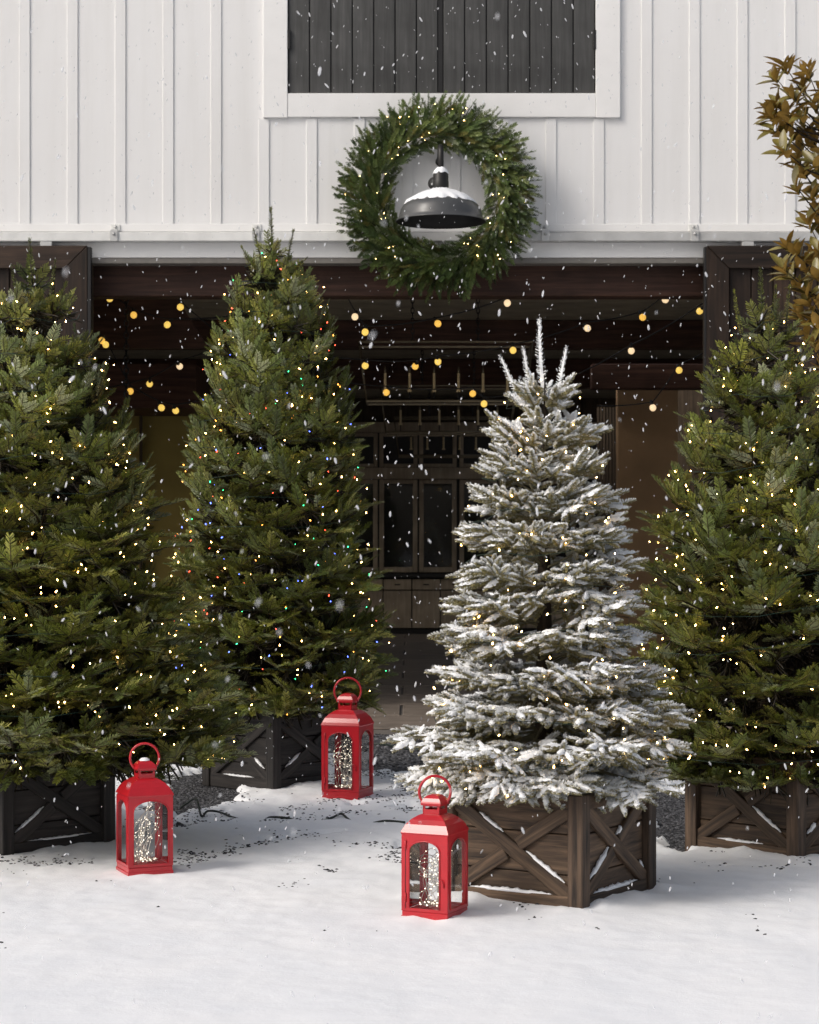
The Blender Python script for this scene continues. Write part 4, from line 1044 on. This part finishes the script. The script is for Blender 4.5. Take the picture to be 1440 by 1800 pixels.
        for i in range(2, len(path), 4):
            inst('led', bm_, f, Matrix.Translation(path[i]) @ Matrix.Scale(rs.uniform(.45, .75), 4)); nled += 1
    path = [Vector((q_ * (.55 + .35 * math.sin(i * 1.3)) * math.cos(i * .55), q_ * (.55 + .35 * math.sin(i * 1.3)) * math.sin(i * .55), .008 + .006 * math.sin(i * 2.1) + .006)) for i in range(70)]
    tube('wire', path, .0015, M['wire'], f, 3)
    for i in range(0, 70, 3): inst('led', bm_, f, Matrix.Translation(path[i]) @ Matrix.Scale(rs.uniform(.7, 1.1), 4))
lantern('near', 'red metal lantern in front of the frosted tree crate', False, (12, 'wire fairy lights inside the lantern before the frosted tree crate'), 51)
lantern('mid', 'red metal lantern below the broad fir, turned to show its right side', True, (12, 'wire fairy lights inside the lantern below the broad fir'), 52)
lantern('far', 'tallest red metal lantern, standing beside the middle crate', False, (18, 'dense wire fairy lights inside the tallest lantern'), 53)

# ------------------------------------------------------------------ cords on the snow
def cord(name, pix, r_, label, lift):
    pts = []
    for (a, b_, up) in pix:
        g = G(a, b_); z = float(max(snow_h(np.array([g.x]), np.array([g.y]))[0], GZ)); pts.append(Vector((g.x, g.y, z + up)))
    sm_ = []
    for i in range(len(pts) - 1):
        p0 = pts[max(i - 1, 0)]; p1 = pts[i]; p2 = pts[i + 1]; p3 = pts[min(i + 2, len(pts) - 1)]
        for k in range(5):
            t_ = k / 5; sm_.append(.5 * ((2 * p1) + (p2 - p0) * t_ + (2 * p0 - 5 * p1 + 4 * p2 - p3) * t_ ** 2 + (3 * p1 - p0 - 3 * p2 + p3) * t_ ** 3))
    sm_.append(pts[-1]); o0 = sm_[0].copy()
    o = tube(name, [p - o0 for p in sm_], r_, M['cord'], None, 6); o.location = o0; tag(o, label, 'cord'); return o
cord('extension_cord', [(318, 1412, .01), (330, 1416, .05), (345, 1424, .06), (354, 1436, .015), (365, 1430, .02), (385, 1428, .016), (408, 1434, .002), (440, 1436, -.016), (465, 1436, -.008), (476, 1435, .004), (505, 1438, .006), (530, 1438, -.018), (562, 1441, -.010), (585, 1441, .008), (600, 1436, .012), (615, 1443, -.004), (640, 1446, -.018), (660, 1447, -.002), (680, 1448, .006), (712, 1450, .006)], .0065,
     'dark green extension cord half buried in the snow between the lanterns', 0)
cord('thin_cord', [(655, 1302, .01), (672, 1303, .012), (690, 1306, .012), (715, 1310, .01), (750, 1312, .008)], .009, 'green cord lying on the gravel behind the tallest lantern', 0)

# ------------------------------------------------------------------ magnolia
MY = 15.3
mg = tag(empty('magnolia_tree', (fx(1478, MY), MY, 0)), 'brown leaved magnolia tree beside the right barn door', 'tree')
tube('trunk', [(0, 0, GZ), (.02, 0, 1.2), (-.01, .02, 2.6), (.03, 0, 3.6), (.0, 0, 4.6)], [.06, .05, .045, .03, .015], M['bark'], mg, 8)
def leaf_mesh(seed):
    rs = np.random.RandomState(seed); L, Wd = .165, .032; n = 7; V_ = []; F_ = []; curl = rs.uniform(-.25, .5)
    for i in range(n):
        u = i / (n - 1); w = Wd * math.sin(math.pi * min(1, u * .93 + .06)) ** .8 * (1 if u < 1 else 0); z = -curl * L * u * u * .5
        V_ += [(u * L, -w, z + w * .35), (u * L, 0, z), (u * L, w, z + w * .35)]
    m_ = len(V_); V_ += [(x, y, z - .0012) for x, y, z in V_]; mi = []
    for i in range(n - 1):
        for k in range(2):
            a = 3 * i + k; F_.append((a, a + 3, a + 4, a + 1)); mi.append(0); F_.append((m_ + a, m_ + a + 1, m_ + a + 4, m_ + a + 3)); mi.append(1)
    me = bpy.data.meshes.new('leaf'); me.from_pydata(V_, [], F_); me.materials.append(M['leaf_top']); me.materials.append(M['leaf_under'])
    me.polygons.foreach_set('material_index', mi); me.polygons.foreach_set('use_smooth', [True] * len(mi)); return me
LM = [leaf_mesh(k) for k in range(5)]
rs = np.random.RandomState(61); nleaf = 0; rest = []
CL = [(1378, 112), (1362, 135), (1420, 125), (1392, 165), (1352, 190), (1372, 185), (1430, 180), (1408, 205), (1362, 222), (1388, 232), (1425, 245), (1350, 200), (1404, 262), (1376, 262), (1432, 285), (1412, 300),
      (1398, 325), (1425, 335), (1440, 310), (1436, 372), (1420, 390), (1445, 400), (1385, 430), (1402, 445), (1425, 450), (1376, 470), (1395, 490), (1415, 505), (1436, 480), (1440, 440), (1400, 545), (1425, 560), (1440, 530), (1430, 600), (1415, 590), (1445, 640), (1410, 150), (1385, 205), (1415, 225), (1400, 285), (1438, 215), (1442, 260), (1410, 465), (1422, 530), (1438, 560), (1450, 150), (1455, 230), (1452, 350), (1455, 480)]
for (a, b_) in CL:
    Yc = MY + rs.uniform(-.25, .25); c = P(a, b_, Yc) - Vector(mg.location)
    tr_ = Vector((0, 0, min(4.5, max(1.0, c.z - rs.uniform(.15, .4)))))
    mid = tr_.lerp(c, .55) + Vector((0, 0, -.05))
    tube('twig', [tr_, mid, c], [.012, .007, .003], M['bark'], mg, 4)
    grow = (c - mid).normalized() * .6 + Vector((-.1, -.15, .55)); grow.normalize()
    u = grow.orthogonal().normalized(); w = grow.cross(u)
    for k in range(9 + rs.randint(4)):
        an_ = k * 2.4 + rs.uniform(-.3, .3); tl = rs.uniform(.4, 1.35)
        d = (grow * math.cos(tl) + (u * math.cos(an_) + w * math.sin(an_)) * math.sin(tl)).normalized()
        z_ = grow - d * grow.dot(d); z_.normalize(); y_ = z_.cross(d)
        p = c - grow * rs.uniform(0, .09)
        mt = Matrix.Translation(p) @ Matrix((d, y_, z_)).transposed().to_4x4() @ Matrix.Rotation(rs.uniform(-.5, .5), 4, 'X') @ Matrix.Scale(rs.uniform(.7, 1.1), 4)
        if k < 6 and nleaf < 298: inst('leaf', LM[rs.randint(5)], mg, mt); nleaf += 1
        else: rest.append((rs.randint(5), mt))
bm = bmesh.new()                                     # the leaves past the first three hundred
for k, mt in rest:
    n0 = len(bm.verts); bm.from_mesh(LM[k]); bm.verts.ensure_lookup_table()
    for v in bm.verts[n0:]: v.co = mt @ v.co
tag(bm_obj('foliage', bm, [M['leaf_top'], M['leaf_under']], mg, True), kind='stuff')

# ------------------------------------------------------------------ falling snow
n = 4600
rs = np.random.RandomState(99)
Yf = rs.uniform(4.6 ** 2, 16.3 ** 2, n) ** .5; Yf[:70] = rs.uniform(1.7, 3.6, 70); pxf = rs.uniform(-40, 1480, n); pyf = rs.uniform(-40, 1830, n)
Xf = (pxf - 720) * Yf / F; Zf = H - (pyf - HZ) * Yf / F
ok = Zf > .05; Xf, Yf, Zf = Xf[ok], Yf[ok], Zf[ok]; n = len(Xf)
OV = np.array([(1, 0, 0), (-1, 0, 0), (0, 1, 0), (0, -1, 0), (.6, .6, 0), (-.6, -.6, 0), (0, 0, 1.0), (0, 0, -1.0)])
ring6 = np.array([(math.cos(a), math.sin(a), 0) for a in np.linspace(0, 2 * math.pi, 7)[:-1]])
OV = np.concatenate([ring6 * .72 + [0, 0, .5], ring6 * .72 - [0, 0, .5], [[0, 0, 1.0], [0, 0, -1.0]]]); OF = []
for k in range(6):
    l_ = (k + 1) % 6; OF += [(k, l_, 12), (6 + l_, 6 + k, 13), (k, 6 + k, l_), (6 + k, 6 + l_, l_)]
OF = np.array(OF)
sz = rs.gamma(2.2, .0018, n) + .0022; sz = np.minimum(sz, .013); sz = np.where(Yf < 4, np.minimum(sz, .0034), sz)
sc3 = np.stack([sz * .42, sz * .42, sz * rs.uniform(.7, 1.25, n)], 1)
tl = np.where(rs.rand(n) < .55, rs.normal(.35, .18, n), rs.normal(-.35, .22, n))
fv = OV[None] * sc3[:, None] ; c_, s_ = np.cos(tl)[:, None], np.sin(tl)[:, None]
fv = np.stack([fv[..., 0] * c_ + fv[..., 2] * s_ + Xf[:, None], fv[..., 1] + Yf[:, None], -fv[..., 0] * s_ + fv[..., 2] * c_ + Zf[:, None]], -1)
fl = link(bpy.data.objects.new('falling_snow', np_mesh('falling_snow', fv.reshape(-1, 3), (OF[None] + (np.arange(n) * len(OV))[:, None, None]).reshape(-1, 3), M['flake'], True)))
tag(fl, 'snowflakes drifting down through the air everywhere', 'snow', kind='stuff')
